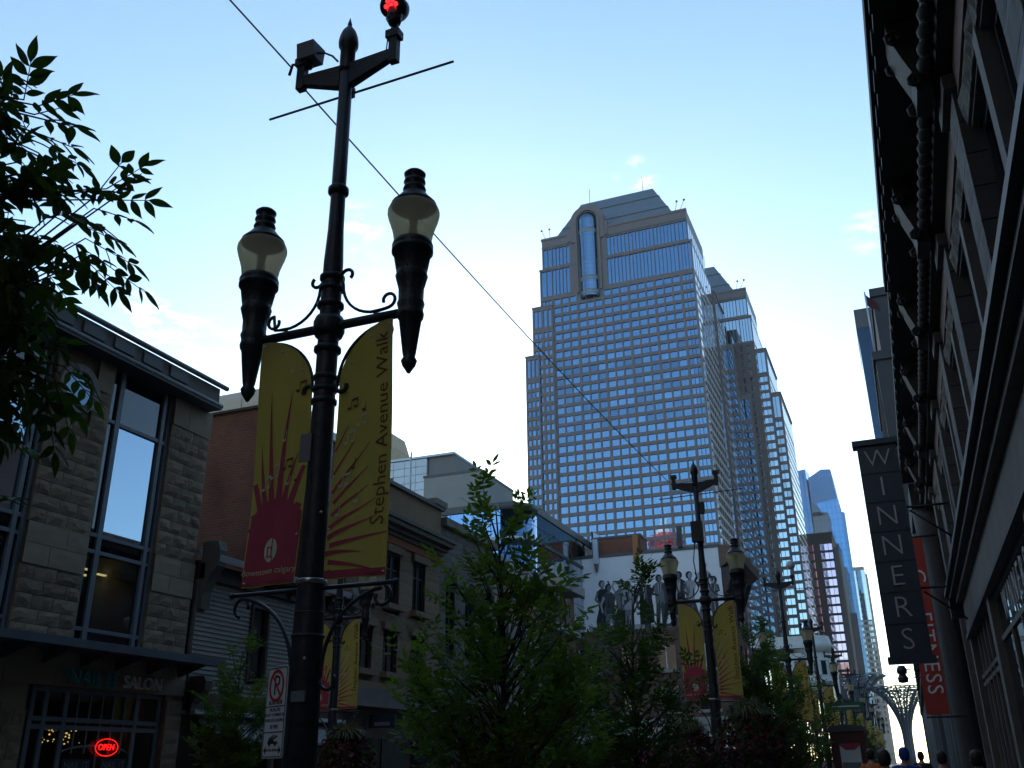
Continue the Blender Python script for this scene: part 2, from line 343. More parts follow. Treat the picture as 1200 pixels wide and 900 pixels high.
# rough stone block meshes shared by all walls
def rough_block(w, h, d, seed, amp):
    r = random.Random(seed); b = MB(); nx, nz = 4, 3; vs = []
    for j in range(nz + 1):
        for i in range(nx + 1):
            e = 0 if (i in (0, nx) or j in (0, nz)) else 1
            vs.append((-w / 2 + w * i / nx + (r.uniform(-.1, .1) * w / nx if e else 0), -(r.uniform(.25, 1) * amp if e else r.uniform(0, .15) * amp), -h / 2 + h * j / nz + (r.uniform(-.15, .15) * h / nz if e else 0)))
    fs = [(j * (nx + 1) + i, j * (nx + 1) + i + 1, (j + 1) * (nx + 1) + i + 1, (j + 1) * (nx + 1) + i) for j in range(nz) for i in range(nx)]
    b.add(vs, fs)
    ring = [i for i in range(nx + 1)] + [(k + 1) * (nx + 1) + nx for k in range(nz)] + [nz * (nx + 1) + nx - 1 - i for i in range(nx)] + [(nz - 1 - k) * (nx + 1) for k in range(nz - 1)]
    o = len(b.v); back = [(b.v[i][0], d, b.v[i][2]) for i in ring]; b.v += back; n = len(ring)
    for k in range(n): b.f.append((ring[(k + 1) % n], ring[k], o + k, o + (k + 1) % n)); b.sm.append(False)
    return b
_blk = {}
def block_wall(root, P, u, n, u0, u1, z0, z1, bw, bh, m, holes=(), amp=.05, name='stone_block', gap=.012, depth=.12, seed=1):
    """courses of single stones on a wall plane; P point, u along the wall, n outward. Holes (ua,ub,za,zb) are left open."""
    r = random.Random(seed); nrow = max(1, round((z1 - z0) / bh)); h = (z1 - z0) / nrow; rz = math.atan2(n[1], n[0]) + math.pi / 2
    ux, uy = math.cos(rz), math.sin(rz); sgn = 1 if (ux * u[0] + uy * u[1]) > 0 else -1; cnt = 0
    for j in range(nrow):
        za, zb = z0 + j * h, z0 + (j + 1) * h; segs = [(u0, u1)]
        for (ha, hb, hz0, hz1) in holes:
            if za < hz1 - .02 and zb > hz0 + .02:
                segs = [q for (a, b) in segs for q in ((a, min(b, ha)), (max(a, hb), b)) if q[1] - q[0] > .06]
        for (a, b) in segs:
            k = max(1, round((b - a) / bw)); cuts = [a + (b - a) * i / k for i in range(k + 1)]
            if k > 1:
                sh = (.25 if j % 2 else -.25) * (b - a) / k
                cuts = [a] + [c + sh + r.uniform(-.06, .06) * bw for c in cuts[1:-1]] + [b]
            for i in range(k):
                w = cuts[i + 1] - cuts[i]; wq = max(.1, round(w / .1) * .1); key = (round(wq, 1), round(h, 2), amp, r.randrange(4), m.name)
                if key not in _blk: _blk[key] = rough_block(1, 1, 1, int(key[0] * 100 + key[1] * 37) + key[3], 1.).mesh('stone_block', m)
                uc = (cuts[i] + cuts[i + 1]) / 2
                o = inst(name, _blk[key], (P[0] + u[0] * uc, P[1] + u[1] * uc, (za + zb) / 2), root, rz, (w - gap, depth if amp == 0 else max(amp, .004), h - gap)); cnt += 1
    return cnt

# ------------------------------------------------------------------ ground
tag(box(-1500, 1500, -1500, 2500, -.3, 0).build('ground', ASPH), kind='structure')
tag(box(-17.8, -11.0, -40, 54, 0, .12).build('pavement', PAVE), kind='structure')
tag(box(-5.2, 1.9, -40, 240, 0, .12).build('pavement', PAVE), kind='structure')
tag(box(-11.0, -10.8, -40, 54, 0, .135).build('kerb', CONC), kind='structure')
tag(box(-5.4, -5.2, -40, 240, 0, .135).build('kerb', CONC), kind='structure')

# ------------------------------------------------------------------ twin granite towers
def dormer_roof(root, cx, y0, hw, z0, z1, dx, dy):
    b = MB(); a = [(cx - hw, y0, z0), (cx + hw, y0, z0), (cx + hw, y0 + 38, z0), (cx - hw, y0 + 38, z0)]
    c = [(cx - hw + dx, y0 + dy, z1), (cx + hw - dx, y0 + dy, z1), (cx + hw - dx, y0 + 38 - dy, z1), (cx - hw + dx, y0 + 38 - dy, z1)]
    b.add(a + c, [(3, 2, 1, 0), (4, 5, 6, 7), (0, 1, 5, 4), (1, 2, 6, 5), (2, 3, 7, 6), (3, 0, 4, 7)]); b.build('roof', METROOF, root)
    for q in (.33, .72):
        s = MB()
        for sgn in (1,):
            p0 = Vector(a[0]).lerp(Vector(c[0]), q); p1 = Vector(a[1]).lerp(Vector(c[1]), q); s.tube([p0 + Vector((0, -.12, 0)), p1 + Vector((0, -.12, 0))], .22, 4)
            p2 = Vector(a[2]).lerp(Vector(c[2]), q); s.tube([p1 + Vector((.1, 0, 0)), p2 + Vector((.1, 0, 0))], .22, 4)
        s.build('roof_band', COPE, root)

def rows_between(za, zb, fl, wh):
    out = []; z = zb - fl
    while z > za: out.append((z, z + wh)); z -= fl
    return out[::-1]
FL = 3.67
def bays(width, edge, n, k=3, pier=.85, mul=.5):
    """n bays of k windows between two edge bays"""
    inner = width - 2 * edge; bw = inner / n; cols = []
    for i in range(n):
        a = edge + i * bw + pier / 2; w = (bw - pier - (k - 1) * mul) / k
        for j in range(k): cols.append((a + j * (w + mul), a + j * (w + mul) + w))
    return cols
def edge_cols(width, edge, side, k=3, mul=.14, m0=.75):
    a = m0 if side < 0 else width - edge + m0 * .6; w = (edge - m0 * 1.6 - (k - 1) * mul) / k
    return [(a + j * (w + mul), a + j * (w + mul) + w) for j in range(k)]

def bank_tower(lab, cx, y0, west=False):
    t = thing('office_tower', lab, 'skyscraper', (cx, y0, 0), 'twin granite office towers')
    hw = 28.45; hl = 29.5; g = Grid(t, 300); gm = TGLASS2 if west else TGLASS
    # upper volume, mid volume, shoulder volumes: each a core box behind its own lattice of granite
    box(cx - hw, cx + hw, y0 + .6, y0 + 32, 150, 192.6).build('tower_core', GRAN, t)
    box(cx - hl + .1, cx + hl - .1, y0 + .35, y0 + 37, 0, 178.6).build('tower_core', GRAN, t)
    box(cx - 28, cx + 28.5, y0 + 37, y0 + 62, 0, 176).build('tower_core', GRAN, t)
    # front, top storey band, between Z 179 and 192.6
    W = 2 * hw; gc = 9.3 + 9.6
    arch0, arch1 = 11.4, 25.9                                   # opening taken by the round bay
    def fins(a, b, k, mul=.16):
        w = (b - a - (k - 1) * mul) / k; return [(a + j * (w + mul), a + j * (w + mul) + w) for j in range(k)]
    tall = fins(.5, 3.9, 2) + fins(4.2, 11.2, 5) + fins(26.1, 34.4, 6) + fins(34.7, 43.9, 7) + fins(44.2, 52, 6) + fins(52.3, 56.5, 3)
    g.facade((cx - hw, y0 + .6), (1, 0), (0, -1), tall, [(179.9, 187.8)], W, 178.9, 192.5, GRAN, gm, .45)
    box(cx - hw - .3, cx - hw + arch0, y0 - .12, y0 + 1, 191.9, 192.8).build('cornice', GRAN, t); box(cx - hw + arch1, cx + hw + .3, y0 - .12, y0 + 1, 191.9, 192.8).build('cornice', GRAN, t)
    box(cx - hw + arch1, cx + hw + .1, y0 - .06, y0 + .2, 188.4, 188.8).build('cornice', COPE, t); box(cx - hw - .1, cx - hw + arch0, y0 - .06, y0 + .2, 188.4, 188.8).build('cornice', COPE, t)
    # main front
    W2 = 2 * hl; edge = 5.0
    cols = edge_cols(W2, edge, -1, 3) + bays(W2, edge, 5) + edge_cols(W2, edge, 1, 3)
    tall2 = fins(.6, 4.8, 2) + fins(5.1, 12.0, 5) + fins(27.0, 35.3, 6) + fins(35.6, 44.9, 7) + fins(45.2, 53.7, 6) + fins(54.0, 58.5, 4)
    g.facade((cx - hl, y0 + .3), (1, 0), (0, -1), tall2, [(167.3, 178.2)], W2, 166.6, 179, GRAN, gm, .45)
    box(cx - hl - .2, cx + hl + .2, y0 - .28, y0 + .6, 178.5, 179.2).build('cornice', GRAN, t)
    rws = rows_between(20 if not west else 40, 166.6, FL, 2.45)
    if not west:
        cut = [c for c in cols]
        g.facade((cx - hl, y0 + .3), (1, 0), (0, -1), cut, rws, W2, 0, 166.6, GRAN, gm, .45)
    else:                                                     # pale glass strip, a blind shaft with slits, then three paned windows
        g.facade((cx - hl, y0 + .3), (1, 0), (0, -1), [(32.4 + 2.9 * i, 33.7 + 2.9 * i) for i in range(9)], rws, W2, 0, 166.6, GRAND, WGLASS, .45)
    # left shoulders: lower, wider volumes
    for (xa, xb, zt, dy) in ((-32.7, -24.6, 162.6, .92), (-35.6, -30.1, 142.6, 1.55)):
        w = xb - xa; box(cx + xa + .05, cx + xb - .05, y0 - dy + .6, y0 + 30, 0, zt - .2).build('shoulder_core', GRAN, t)
        cc = fins(.6, w - .5, 3 if w < 7 else 4, .45) if w < 7 else fins(.7, 3.6, 2, .2) + fins(4.5, w - .6, 2, .6)
        g.facade((cx + xa, y0 - dy + .55), (1, 0), (0, -1), cc, rows_between(20, zt - 9, FL, 2.25) + [(zt - 8.2, zt - 1.2)], w, 0, zt, GRAN, gm, .4)
        box(cx + xa - .15, cx + xb + .15, y0 - dy, y0 + 2, zt, zt + .6).build('cornice', GRAN, t)
    # right flank (street side)
    sc = []
    n = 8
    for i in range(n): a = 1 + i * 36 / n; sc.append((a, a + 36 / n - .7))
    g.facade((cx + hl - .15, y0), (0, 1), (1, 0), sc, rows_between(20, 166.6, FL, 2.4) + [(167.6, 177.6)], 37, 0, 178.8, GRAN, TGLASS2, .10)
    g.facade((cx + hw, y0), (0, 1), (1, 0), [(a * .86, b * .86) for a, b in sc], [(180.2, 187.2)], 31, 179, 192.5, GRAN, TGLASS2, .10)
    # stepped rear right volumes
    for (xa, xb, ya, yb, zt) in (((26, 33.6, 3, 40, 163.8), (30, 37.1, 4, 46, 143.6)) if west else ((24, 29.9, 41, 63, 177.5), (24, 32.4, 63.5, 71, 162.5), (24, 36, 71.5, 84, 142.6))):
        w = xb - xa; box(cx + xa + .05, cx + xb - .3, y0 + ya + .3, y0 + yb, 0, zt - .1).build('shoulder_core', GRAN, t)
        g.facade((cx + xa, y0 + ya + .25), (1, 0), (0, -1), fins(w - 5.4, w - .8, 3, .14) if w > 5.5 else fins(.5, w - .5, 2, .14), rows_between(20, zt - 11, FL, 2.4) + [(zt - 10.4, zt - 1.2)], w, 0, zt, GRAN, gm, .35)
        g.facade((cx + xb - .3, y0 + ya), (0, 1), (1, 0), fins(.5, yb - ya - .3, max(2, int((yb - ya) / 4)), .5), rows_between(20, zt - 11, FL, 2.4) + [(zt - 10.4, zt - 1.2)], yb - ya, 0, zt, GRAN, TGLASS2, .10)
        box(cx + xa, cx + xb + .25, y0 + ya - .25, y0 + yb, zt, zt + .6).build('cornice', GRAN, t)
    # round bay under an arch
    bx = cx - 9.65; b = MB(); b.lathe([(3.55, 163.4), (3.55, 196.5)], (bx, y0 + .9, 0), 22, closed=False, a0=math.pi, a1=2 * math.pi)
    b.lathe([(3.55 * math.cos(k * math.pi / 16), 196.5 + 3.55 * math.sin(k * math.pi / 16)) for k in range(9)], (bx, y0 + .9, 0), 22, closed=False, a0=math.pi, a1=2 * math.pi)
    b.build('round_bay', mirrormat('bay glass', (.19, .28, .40), .04, gap=(.10, .10, .11), gw=1.1, gh=1.8) if not west else gm, t)
    for z in (164.2, 170.0, 190.6): MB().lathe([(3.62, z), (3.68, z + .1), (3.68, z + 1.7), (3.62, z + 1.8)], (bx, y0 + .9, 0), 22, closed=False, a0=math.pi, a1=2 * math.pi).build('bay_band', METROOF, t)
    def arch(ri, ro, zb, zc, ya, yb, m, nm):
        b = MB(); pts = [(bx - ro, zb)] + [(bx - ro * math.cos(math.pi * k / 14), zc + ro * math.sin(math.pi * k / 14)) for k in range(15)] + [(bx + ro, zb)]
        ins = [(bx - ri, zb)] + [(bx - ri * math.cos(math.pi * k / 14), zc + ri * math.sin(math.pi * k / 14)) for k in range(15)] + [(bx + ri, zb)]
        for k in range(16):
            q = [pts[k], pts[k + 1], ins[k + 1], ins[k]]; b.prism([(p[0], ya, p[1]) for p in q], (0, yb - ya, 0))
        b.build(nm, m, t)
    arch(5.0, 6.7, 188, 196.8, y0 - .5, y0 + 8, GRAN, 'arch'); arch(4.2, 5.0, 166, 196.8, y0 - .9, y0 + 1.2, GRAN, 'arch'); arch(3.7, 4.2, 163, 196.8, y0 - .25, y0 + 1, COPE, 'arch')
    for sx in (-7.3, 7.3): box(bx + sx - .7, bx + sx + .7, y0 - .2, y0 + 5, 189, 195).build('arch_block', GRAN, t)
    dormer_roof(t, cx, y0 + 1.4, hw - 4.2, 191.5, 211.5, 9.5, 9)
    for (x, z) in ((-11.5, 211), (10.5, 211)): MB().tube([(cx + x, y0 + 12, z), (cx + x, y0 + 12, z + 8)], .12, 5).build('mast', COPE, t)
    for (x, dx) in ((-26.8, -1.2), (-25, .2), (24.6, 1.0), (26.2, 2.2)):
        mm = MB().tube([(cx + x, y0 + .6, 192.5), (cx + x + dx, y0 - .8, 196)], .1, 5); mm.ball((cx + x + dx, y0 - .8, 196), .45, 6); mm.build('floodlight', COPE, t)
    g.flush(lambda q: abs((q[5] + q[6]) / 2 - 125) + (0 if q[2].y < -.5 else 200))
    return t
bank_tower('tallest granite office tower with round glass bay under an arch and metal roof', -77.9, 300)
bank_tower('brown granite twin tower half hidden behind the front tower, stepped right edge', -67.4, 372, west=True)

# ------------------------------------------------------------------ towers far down the street
t = thing('glass_tower', 'blue glass skyscraper with slanted crown far down the street', 'skyscraper', (-32, 600, 0))
BLUEG = mirrormat('blue curtain wall', (.075, .19, .36), .03, gap=(.05, .10, .17), gw=2.6, gh=3.8, mort=.2); BLUEB = mat('blue spandrel', (.04, .12, .25), .25, metal=.5, var=.1, scale=.05)
b = MB(); b.prism([(-47, 601, 0), (-39.2, 598, 0), (-37.8, 612, 0), (-47, 640, 0)], (0, 0, 174)); b.build('glass_shaft', BLUEG, t)
def slab(xs, y, yd, name, m):
    MB().prism([(x, y, z) for x, z in xs], (0, yd, 0)).build(name, m, t)
slab([(-38.6, 0), (-21.2, 0), (-21.2, 146), (-22.4, 153.4), (-38.6, 151.5)], 600, 50, 'glass_shaft', BLUEG)
slab([(-38.3, 151.6), (-22.5, 153.5), (-24.2, 172.8), (-30, 173.4), (-38.3, 168.6)], 600.6, 49, 'glass_crown', BLUEB)
for k in range(1, 14): box(-38.2 + k * 1.13, -38.1 + k * 1.13, 600.3, 600.6, 152.4, 168).build('crown_fin', BLUEG, t)
MB().prism([(-21.2, 600.3, 0), (-19.6, 603, 0), (-19.6, 640, 0), (-21.2, 640, 0)], (0, 0, 145)).build('glass_shaft', BLUEG, t)

t = thing('office_block', 'black office block with rows of pink tinted glass', 'skyscraper', (-27, 450, 0))
BLK = mat('black cladding', (.016, .012, .013), .9, var=.1, scale=.1); BLKR = mat('dark red brown cladding', (.045, .016, .014), .85, var=.15, scale=.1); PINKG = mirrormat('pink tinted glass', (.50, .38, .50), .03, rand=.1, wob=.06)
box(-33.5, -21.9, 450.4, 478, 0, 99.4).build('tower_core', BLKR, t); box(-33.6, -21.6, 449.9, 478.3, 98.6, 100.2).build('parapet', BLK, t)
MB().prism([(-21.9, 450.4, 0), (-20, 456, 0), (-20, 478, 0), (-21.9, 478, 0)], (0, 0, 93.5)).build('tower_core', BLK, t)
g = Grid(t, 300); rw = [(z, z + 3.0) for z in [96.0 - 4.05 * k for k in range(21, 0, -1)]]
g.facade((-33.5, 450.4), (1, 0), (0, -1), [(.4, 2.9), (5.9, 7.6), (7.75, 9.4), (9.55, 11.2)], rw, 11.6, 0, 98.6, BLK, PINKG, .3); g.flush()
t = thing('office_block', 'slim beige office tower with glass upper corner, farthest down the street', 'skyscraper', (-20, 700, 0))
BEI = mat('beige cladding', (.24, .20, .175), .7, var=.1, scale=.05)
box(-26, -15.6, 700.4, 725, 0, 128).build('tower_core', BEI, t); MB().prism([(-15.6, 702, 0), (-14.4, 704, 0), (-14.4, 725, 0), (-15.6, 725, 0)], (0, 0, 124)).build('tower_core', BEI, t)
g = Grid(t, 300); rw = [(z, z + 2.2) for z in [124 - 3.9 * k for k in range(27, 0, -1)]]
g.facade((-26, 700.4), (1, 0), (0, -1), [(.6 + 1.7 * i, 1.9 + 1.7 * i) for i in range(6)], rw, 10.4, 0, 128.6, BEI, TGLASS2, .3); g.flush()
box(-20.5, -15.4, 699.4, 700, 92, 126).build('corner_glazing', mirrormat('grey glass', (.45, .5, .55), .04, gap=(.2, .2, .2), gw=1.6, gh=3.9), t)

# ------------------------------------------------------------------ white stone corner block at the foot of the towers
t = thing('corner_building', 'white stone corner block with rounded corner below the granite towers', 'building', (-26, 270, 0))
box(-60, -22.3, 270.4, 290, 0, 29).build('wall', WSTONE, t); MB().lathe([(4.4, 0), (4.4, 29)], (-22.3, 274.9, 0), 20).build('corner_bay', WSTONE, t); box(-22.3, -17.9, 274.9, 296, 0, 29).build('wall', WSTONE, t)
b = MB(); b.lathe([(4.5, 29), (5.3, 30.2), (5.5, 31.0), (5.0, 31.2), (4.4, 33.4), (.1, 33.4)], (-22.3, 274.9, 0), 20); b.build('cornice', WSTONE, t); box(-60, -22.3, 269.4, 290, 30.2, 31.2).build('cornice', WSTONE, t); box(-60, -22.3, 270.2, 290, 31.2, 33.4).build('parapet', WSTONE, t)
MB().lathe([(4.5, 21), (4.9, 21.4), (4.9, 21.9), (4.5, 22)], (-22.3, 274.9, 0), 20).build('string_course', WSTONE, t)
for z in (6, 11.5, 17, 23.3):
    for i in range(5):
        x = -52 + i * 6.2; f = box(x, x + 2.4, 270.25, 270.5, z, z + 3.6).build('window', WGLASS, t); box(x - .2, x + 2.6, 269.9, 270.3, z - .4, z).build('sill', WSTONE, f, wloc(f))
    for a in (200, 235, 270, 305, 340):
        q = MB(); c = Vector((-22.3 + 4.36 * math.cos(R(a)), 274.9 + 4.36 * math.sin(R(a)), z)); u_ = Vector((-math.sin(R(a)), math.cos(R(a)), 0)); n_ = Vector((math.cos(R(a)), math.sin(R(a)), 0))
        q.prism([c - u_ * .7 - n_ * .2, c + u_ * .7 - n_ * .2, c + u_ * .7 + n_ * .1, c - u_ * .7 + n_ * .1], (0, 0, 3.6)); q.build('window', WGLASS, t)

# ------------------------------------------------------------------ modern blocks above the left roofs
PANEL = mat('pale blue grey panel', (.50, .55, .60), .5, metal=.2, var=.06, scale=.4, rand=.05); LGREY = mat('dark grey cladding', (.16, .155, .15), .75, var=.1, scale=.2)
t = thing('office_block', 'pale panelled office block above the sandstone roofline beside banner', 'building', (-59, 110, 0))
box(-72, -56.6, 110.3, 118, 0, 41).build('core', LGREY, t)
for i in range(9):
    for j in range(9):
        if 2 <= i <= 4 and j == 6 or (i == 5 and j == 6): continue
        box(-72 + i * 1.71 + .03, -72 + (i + 1) * 1.71 - .03, 110.0, 110.3, 31.2 + j * 1.1 + .03, 31.2 + (j + 1) * 1.1 - .03).build('panel', PANEL, t)
box(-56.5, -52.5, 110.4, 128, 0, 41.2).build('side_wall', LGREY, t); box(-72.1, -52.4, 109.9, 128.2, 41.2, 41.5).build('parapet', PANEL, t)
box(-61.2, -57.8, 110.15, 110.35, 36.6, 39).build('louvre_panel', LGREY, t)
t = thing('office_block', 'plain grey concrete block rising behind the treetop', 'building', (-51, 105, 0))
GREYC = mat('grey concrete', (.25, .245, .23), .85, var=.12, scale=.3)
box(-54.4, -46.3, 105, 116, 0, 36.6).build('wall', GREYC, t); box(-54.5, -46.2, 104.9, 116.1, 36.6, 36.9).build('parapet', COPE, t)
t = thing('tan_tower', 'tan stone tower peak just right of the yellow banner', 'building', (-83, 145, 0))
box(-92, -82, 145, 155, 0, 57).build('wall', SANDS, t); MB().prism([(-91, 146, 57), (-82.8, 146, 57), (-84.2, 146, 61), (-90, 146, 61)], (0, 8, 0)).build('roof', SANDS, t); box(-85.5, -83.6, 144.9, 145.1, 50, 54).build('window', WGLASS, t)
t = thing('flagpole', 'thin pole with red and white rings above the sandstone roof', 'flagpole', (-19.6, 36.5, 11.8)); MB().tube([(-19.6, 36.5, 11.8), (-19.6, 36.5, 15.1)], .045, 8).build('pole', PANEL, t); MB().tube([(-19.6, 36.5, 12.7), (-19.6, 36.5, 13.1)], .06, 8).build('red_ring', REDP, t)

t = thing('glass_building', 'blue glass office building with rounded corner behind the big tree', 'building', (-40, 90, 0))
GB1 = mirrormat('blue ribbon glazing', (.2, .34, .54), .02, gap=(.04, .06, .09), gw=1.6, gh=3.2, mort=.05); GB2 = mirrormat('bright curtain glazing', (.5, .56, .6), .03, gap=(.1, .12, .13), gw=1.6, gh=3.2, mort=.06, wob=.1)
box(-48, -37.5, 90.2, 116, 0, 27.6).build('glass_wall', GB1, t); box(-37.5, -34.6, 93.2, 116, 0, 27.6).build('glass_wall', GB2, t); MB().lathe([(2.95, 0), (2.95, 27.6)], (-37.5, 93.2, 0), 20).build('corner_bay', GB1, t)
for z in (13, 16.6, 20.2, 23.8, 27.1):
    h = .35 if z < 27 else .75; m = COPE if z > 27 else PANEL
    box(-48.1, -37.5, 90.0, 116, z, z + h).build('spandrel_band', m, t); MB().lathe([(3.1, z), (3.1, z + h)], (-37.5, 93.2, 0), 20).build('spandrel_band', m, t); box(-37.5, -34.45, 93.2, 116.2, z, z + h).build('spandrel_band', COPE, t)
t = thing('glass_roof', 'sloping dark glass roof at the mural wall corner', 'building', (-31, 108, 0))
MB().prism([(-37, 112, 19), (-24, 112, 19), (-24, 112, 22.5), (-34, 112, 29)], (0, 8, 0)).build('glazing', mirrormat('dark roof glass', (.16, .2, .26), .05, gap=(.03, .03, .03), gw=2, gh=2), t)
for k in range(6): MB().tube([(-34 + k * 2, 111.9, 29 - k * 1.3), (-34 + k * 2, 111.9, 19)], .1, 4).build('glazing_bar', COPE, t)

# ------------------------------------------------------------------ building with the white mural wall (stands beyond the crossing)
MY = 109
t = thing('mural_building', 'brick building with white painted wall bearing a black and white mural', 'building', (-26.5, MY, 0))
box(-38, -18.2, MY + .5, 126, 0, 25.2).build('core', BRICKO, t); box(-38, -17.9, MY + .2, MY + .5, 16.3, 25.0).build('white_wall', MURALW, t); box(-38, -17.9, MY + .1, MY + .5, 0, 16.3).build('brick_wall', brickmat('brown brick', (.19, .085, .055), (.14, .065, .045), (.12, .1, .09)), t)
box(-38.1, -17.8, MY + .1, MY + .7, 25.0, 25.35).build('coping', COPE, t)
box(-38, -36.2, MY - .1, MY + .2, 9, 24.8).build('brick_pier', BRICKX, t)
# street face with heavy bracketed cornice
box(-18.2, -17.9, MY + .5, 126, 0, 22.5).build('street_wall', BRICKO, t); MB().prism([(-18, MY + .15, 22.6), (-15.9, MY + .15, 23.9), (-15.7, MY + .15, 24.9), (-18, MY + .15, 25.3)], (0, 17, 0)).build('cornice', mat('brown cornice', (.16, .09, .06), .7, var=.2), t)
for k in range(5): MB().prism([(-18, MY + .4 + k * 3.4, 19.5), (-17.5, MY + .4 + k * 3.4, 20.0), (-16.4, MY + .4 + k * 3.4, 22.8), (-18, MY + .4 + k * 3.4, 22.6)], (0, .5, 0)).build('bracket', DWOOD, t)
for z in (7, 12, 17):
    for k in range(4): box(-17.9, -17.75, MY + 2 + k * 3.6, MY + 3.6 + k * 3.6, z, z + 2.8).build('window', WGLASS, t)
# rusty plant enclosure, chimney stubs and hanging flues on the parapet
box(-33.2, -27.3, MY + .8, MY + 4, 25.3, 27.4).build('rooftop_enclosure', mat('orange brick penthouse', (.20, .075, .04), .85, var=.2, scale=1), t)
box(-33.3, -27.2, MY + .7, MY + 4.1, 27.4, 27.65).build('enclosure_coping', COPE, t)
ORN = mat('orange painted flue', (.40, .15, .05), .7, var=.15)
for (x, za, zb, m) in ((-36.0, 23.0, 25.7, ORN), (-32.7, 24.2, 27.2, PANEL), (-27.7, 24.0, 27.3, ORN), (-22.3, 25.3, 27.8, DWOOD)):
    q = MB().box(x - .3, x + .3, MY - .35, MY + .1, za, zb); q.build('flue', m, t)
    if m != DWOOD: MB().prism([(x - .25, MY - .3, za), (x + .25, MY - .3, za), (x + .1, MY - .3, za - .9), (x - .1, MY - .3, za - .9)], (0, .35, 0)).build('flue_tip', COPE, t)
# lower storeys
for i, x in enumerate((-35, -30.5, -26, -21.5)):
    for z in (7.2, 11.6):
        f = box(x, x + 2.2, MY - .05, MY + .12, z, z + 2.6).build('window', WGLASS, t); box(x - .2, x + 2.4, MY - .25, MY + .08, z - .35, z).build('sill', LSTONE, f, wloc(f)); box(x + 1.05, x + 1.15, MY - .12, MY - .05, z, z + 2.6).build('glazing_bar', WHITE, f, wloc(f))
box(-38, -17.8, MY - .5, MY + .1, 5.6, 6.4).build('shop_cornice', LSTONE, t); box(-38, -17.8, MY - .2, MY + .1, 4.4, 5.6).build('shop_fascia', WSTONE, t)
for x in (-34.5, -29.5, -24.5, -20.5):
    f = box(x, x + 3, MY - .1, MY + .1, .6, 4.2).build('shop_window', WGLASS, t); box(x - .15, x + 3.15, MY - .25, MY - .1, 3.1, 3.3).build('transom', WHITE, f, wloc(f)); box(x + 1.45, x + 1.6, MY - .22, MY - .1, 3.3, 4.2).build('mullion', WHITE, f, wloc(f))
box(-29.6, -25.1, MY - .6, MY - .25, .6, 3.7).build('poster', mat('magenta poster', (.42, .02, .16), .5, var=.3, scale=.5), t)
# mural figures: flat paint on the wall, bent a little, not portraits
def blob(b, pts, y): b.prism([(x, y, z) for x, z in pts], (0, .02, 0))
def ell(cx, cz, rx, rz, n=12, a=0): return [(cx + rx * math.cos(2 * math.pi * k / n) * math.cos(a) - rz * math.sin(2 * math.pi * k / n) * math.sin(a), cz + rx * math.cos(2 * math.pi * k / n) * math.sin(a) + rz * math.sin(2 * math.pi * k / n) * math.cos(a)) for k in range(n)]
lay = [MB() for _ in range(4)]
FIG = {   # outlines in a unit box, feet at 0, head at 1: (legs, torso, arm, far arm, lean)
 'dress': ([(-.11, 0), (-.13, .3), (-.07, .52), (.07, .52), (.14, .25), (.12, 0)], [(-.075, .5), (-.09, .66), (-.12, .8), (-.04, .855), (.04, .855), (.12, .79), (.085, .65), (.07, .5)], [(-.115, .8), (-.16, .66), (-.05, .56), (-.03, .59), (-.11, .67), (-.08, .79)], [(.11, .8), (.17, .9), (.13, .99), (.10, .98), (.13, .9), (.08, .8)]),
 'stride': ([(-.17, 0), (-.12, .26), (-.08, .5), (.08, .5), (.11, .26), (.19, .02), (.11, 0), (.03, .25), (0, .4), (-.05, .25), (-.09, 0)], [(-.085, .48), (-.08, .64), (-.13, .8), (-.05, .86), (.05, .86), (.13, .79), (.09, .64), (.085, .48)], [(-.12, .8), (-.19, .65), (-.16, .5), (-.13, .51), (-.15, .64), (-.08, .76)], [(.12, .8), (.19, .68), (.12, .55), (.09, .57), (.15, .68), (.08, .77)]),
 'stand': ([(-.10, 0), (-.09, .3), (-.08, .5), (.09, .5), (.09, .28), (.10, 0), (.03, 0), (.01, .4), (-.03, 0)], [(-.09, .47), (-.10, .65), (-.15, .8), (-.05, .87), (.05, .87), (.15, .8), (.10, .64), (.10, .47)], [(-.14, .8), (-.17, .64), (-.02, .60), (-.02, .635), (-.13, .67), (-.10, .79)], [(.14, .8), (.16, .64), (.03, .66), (.03, .69), (.12, .69), (.10, .79)]),
 'coat': ([(-.06, 0), (-.05, .25), (.06, .25), (.08, 0)], [(-.13, .2), (-.12, .45), (-.10, .66), (-.16, .8), (-.05, .87), (.05, .87), (.15, .8), (.12, .64), (.14, .4), (.13, .22)], [(-.15, .8), (-.20, .62), (-.16, .45), (-.12, .46), (-.15, .62), (-.09, .77)], [(.14, .8), (.21, .7), (.26, .8), (.23, .82), (.20, .76), (.11, .79)]),
}
figs = [(-32.3, 15.6, 6.6, 'dress', 0, 0, .1), (-31.2, 15.0, 6.7, 'stride', 2, 1, -.2), (-30.1, 15.0, 7.1, 'dress', 0, 2, .15), (-29.0, 15.6, 6.3, 'stand', 2, 3, 0), (-26.9, 15.4, 6.8, 'coat', 1, 0, -.1), (-25.3, 16.2, 6.1, 'stand', 1, 2, .1),
        (-24.2, 16.2, 6.2, 'stride', 0, 1, 0), (-23.0, 16.2, 6.3, 'coat', 2, 0, .1), (-21.7, 16.0, 6.4, 'dress', 1, 3, .1), (-19.8, 16.9, 6.5, 'stride', 2, 3, -.15), (-18.9, 17.2, 4.3, 'stand', 1, 2, 0)]
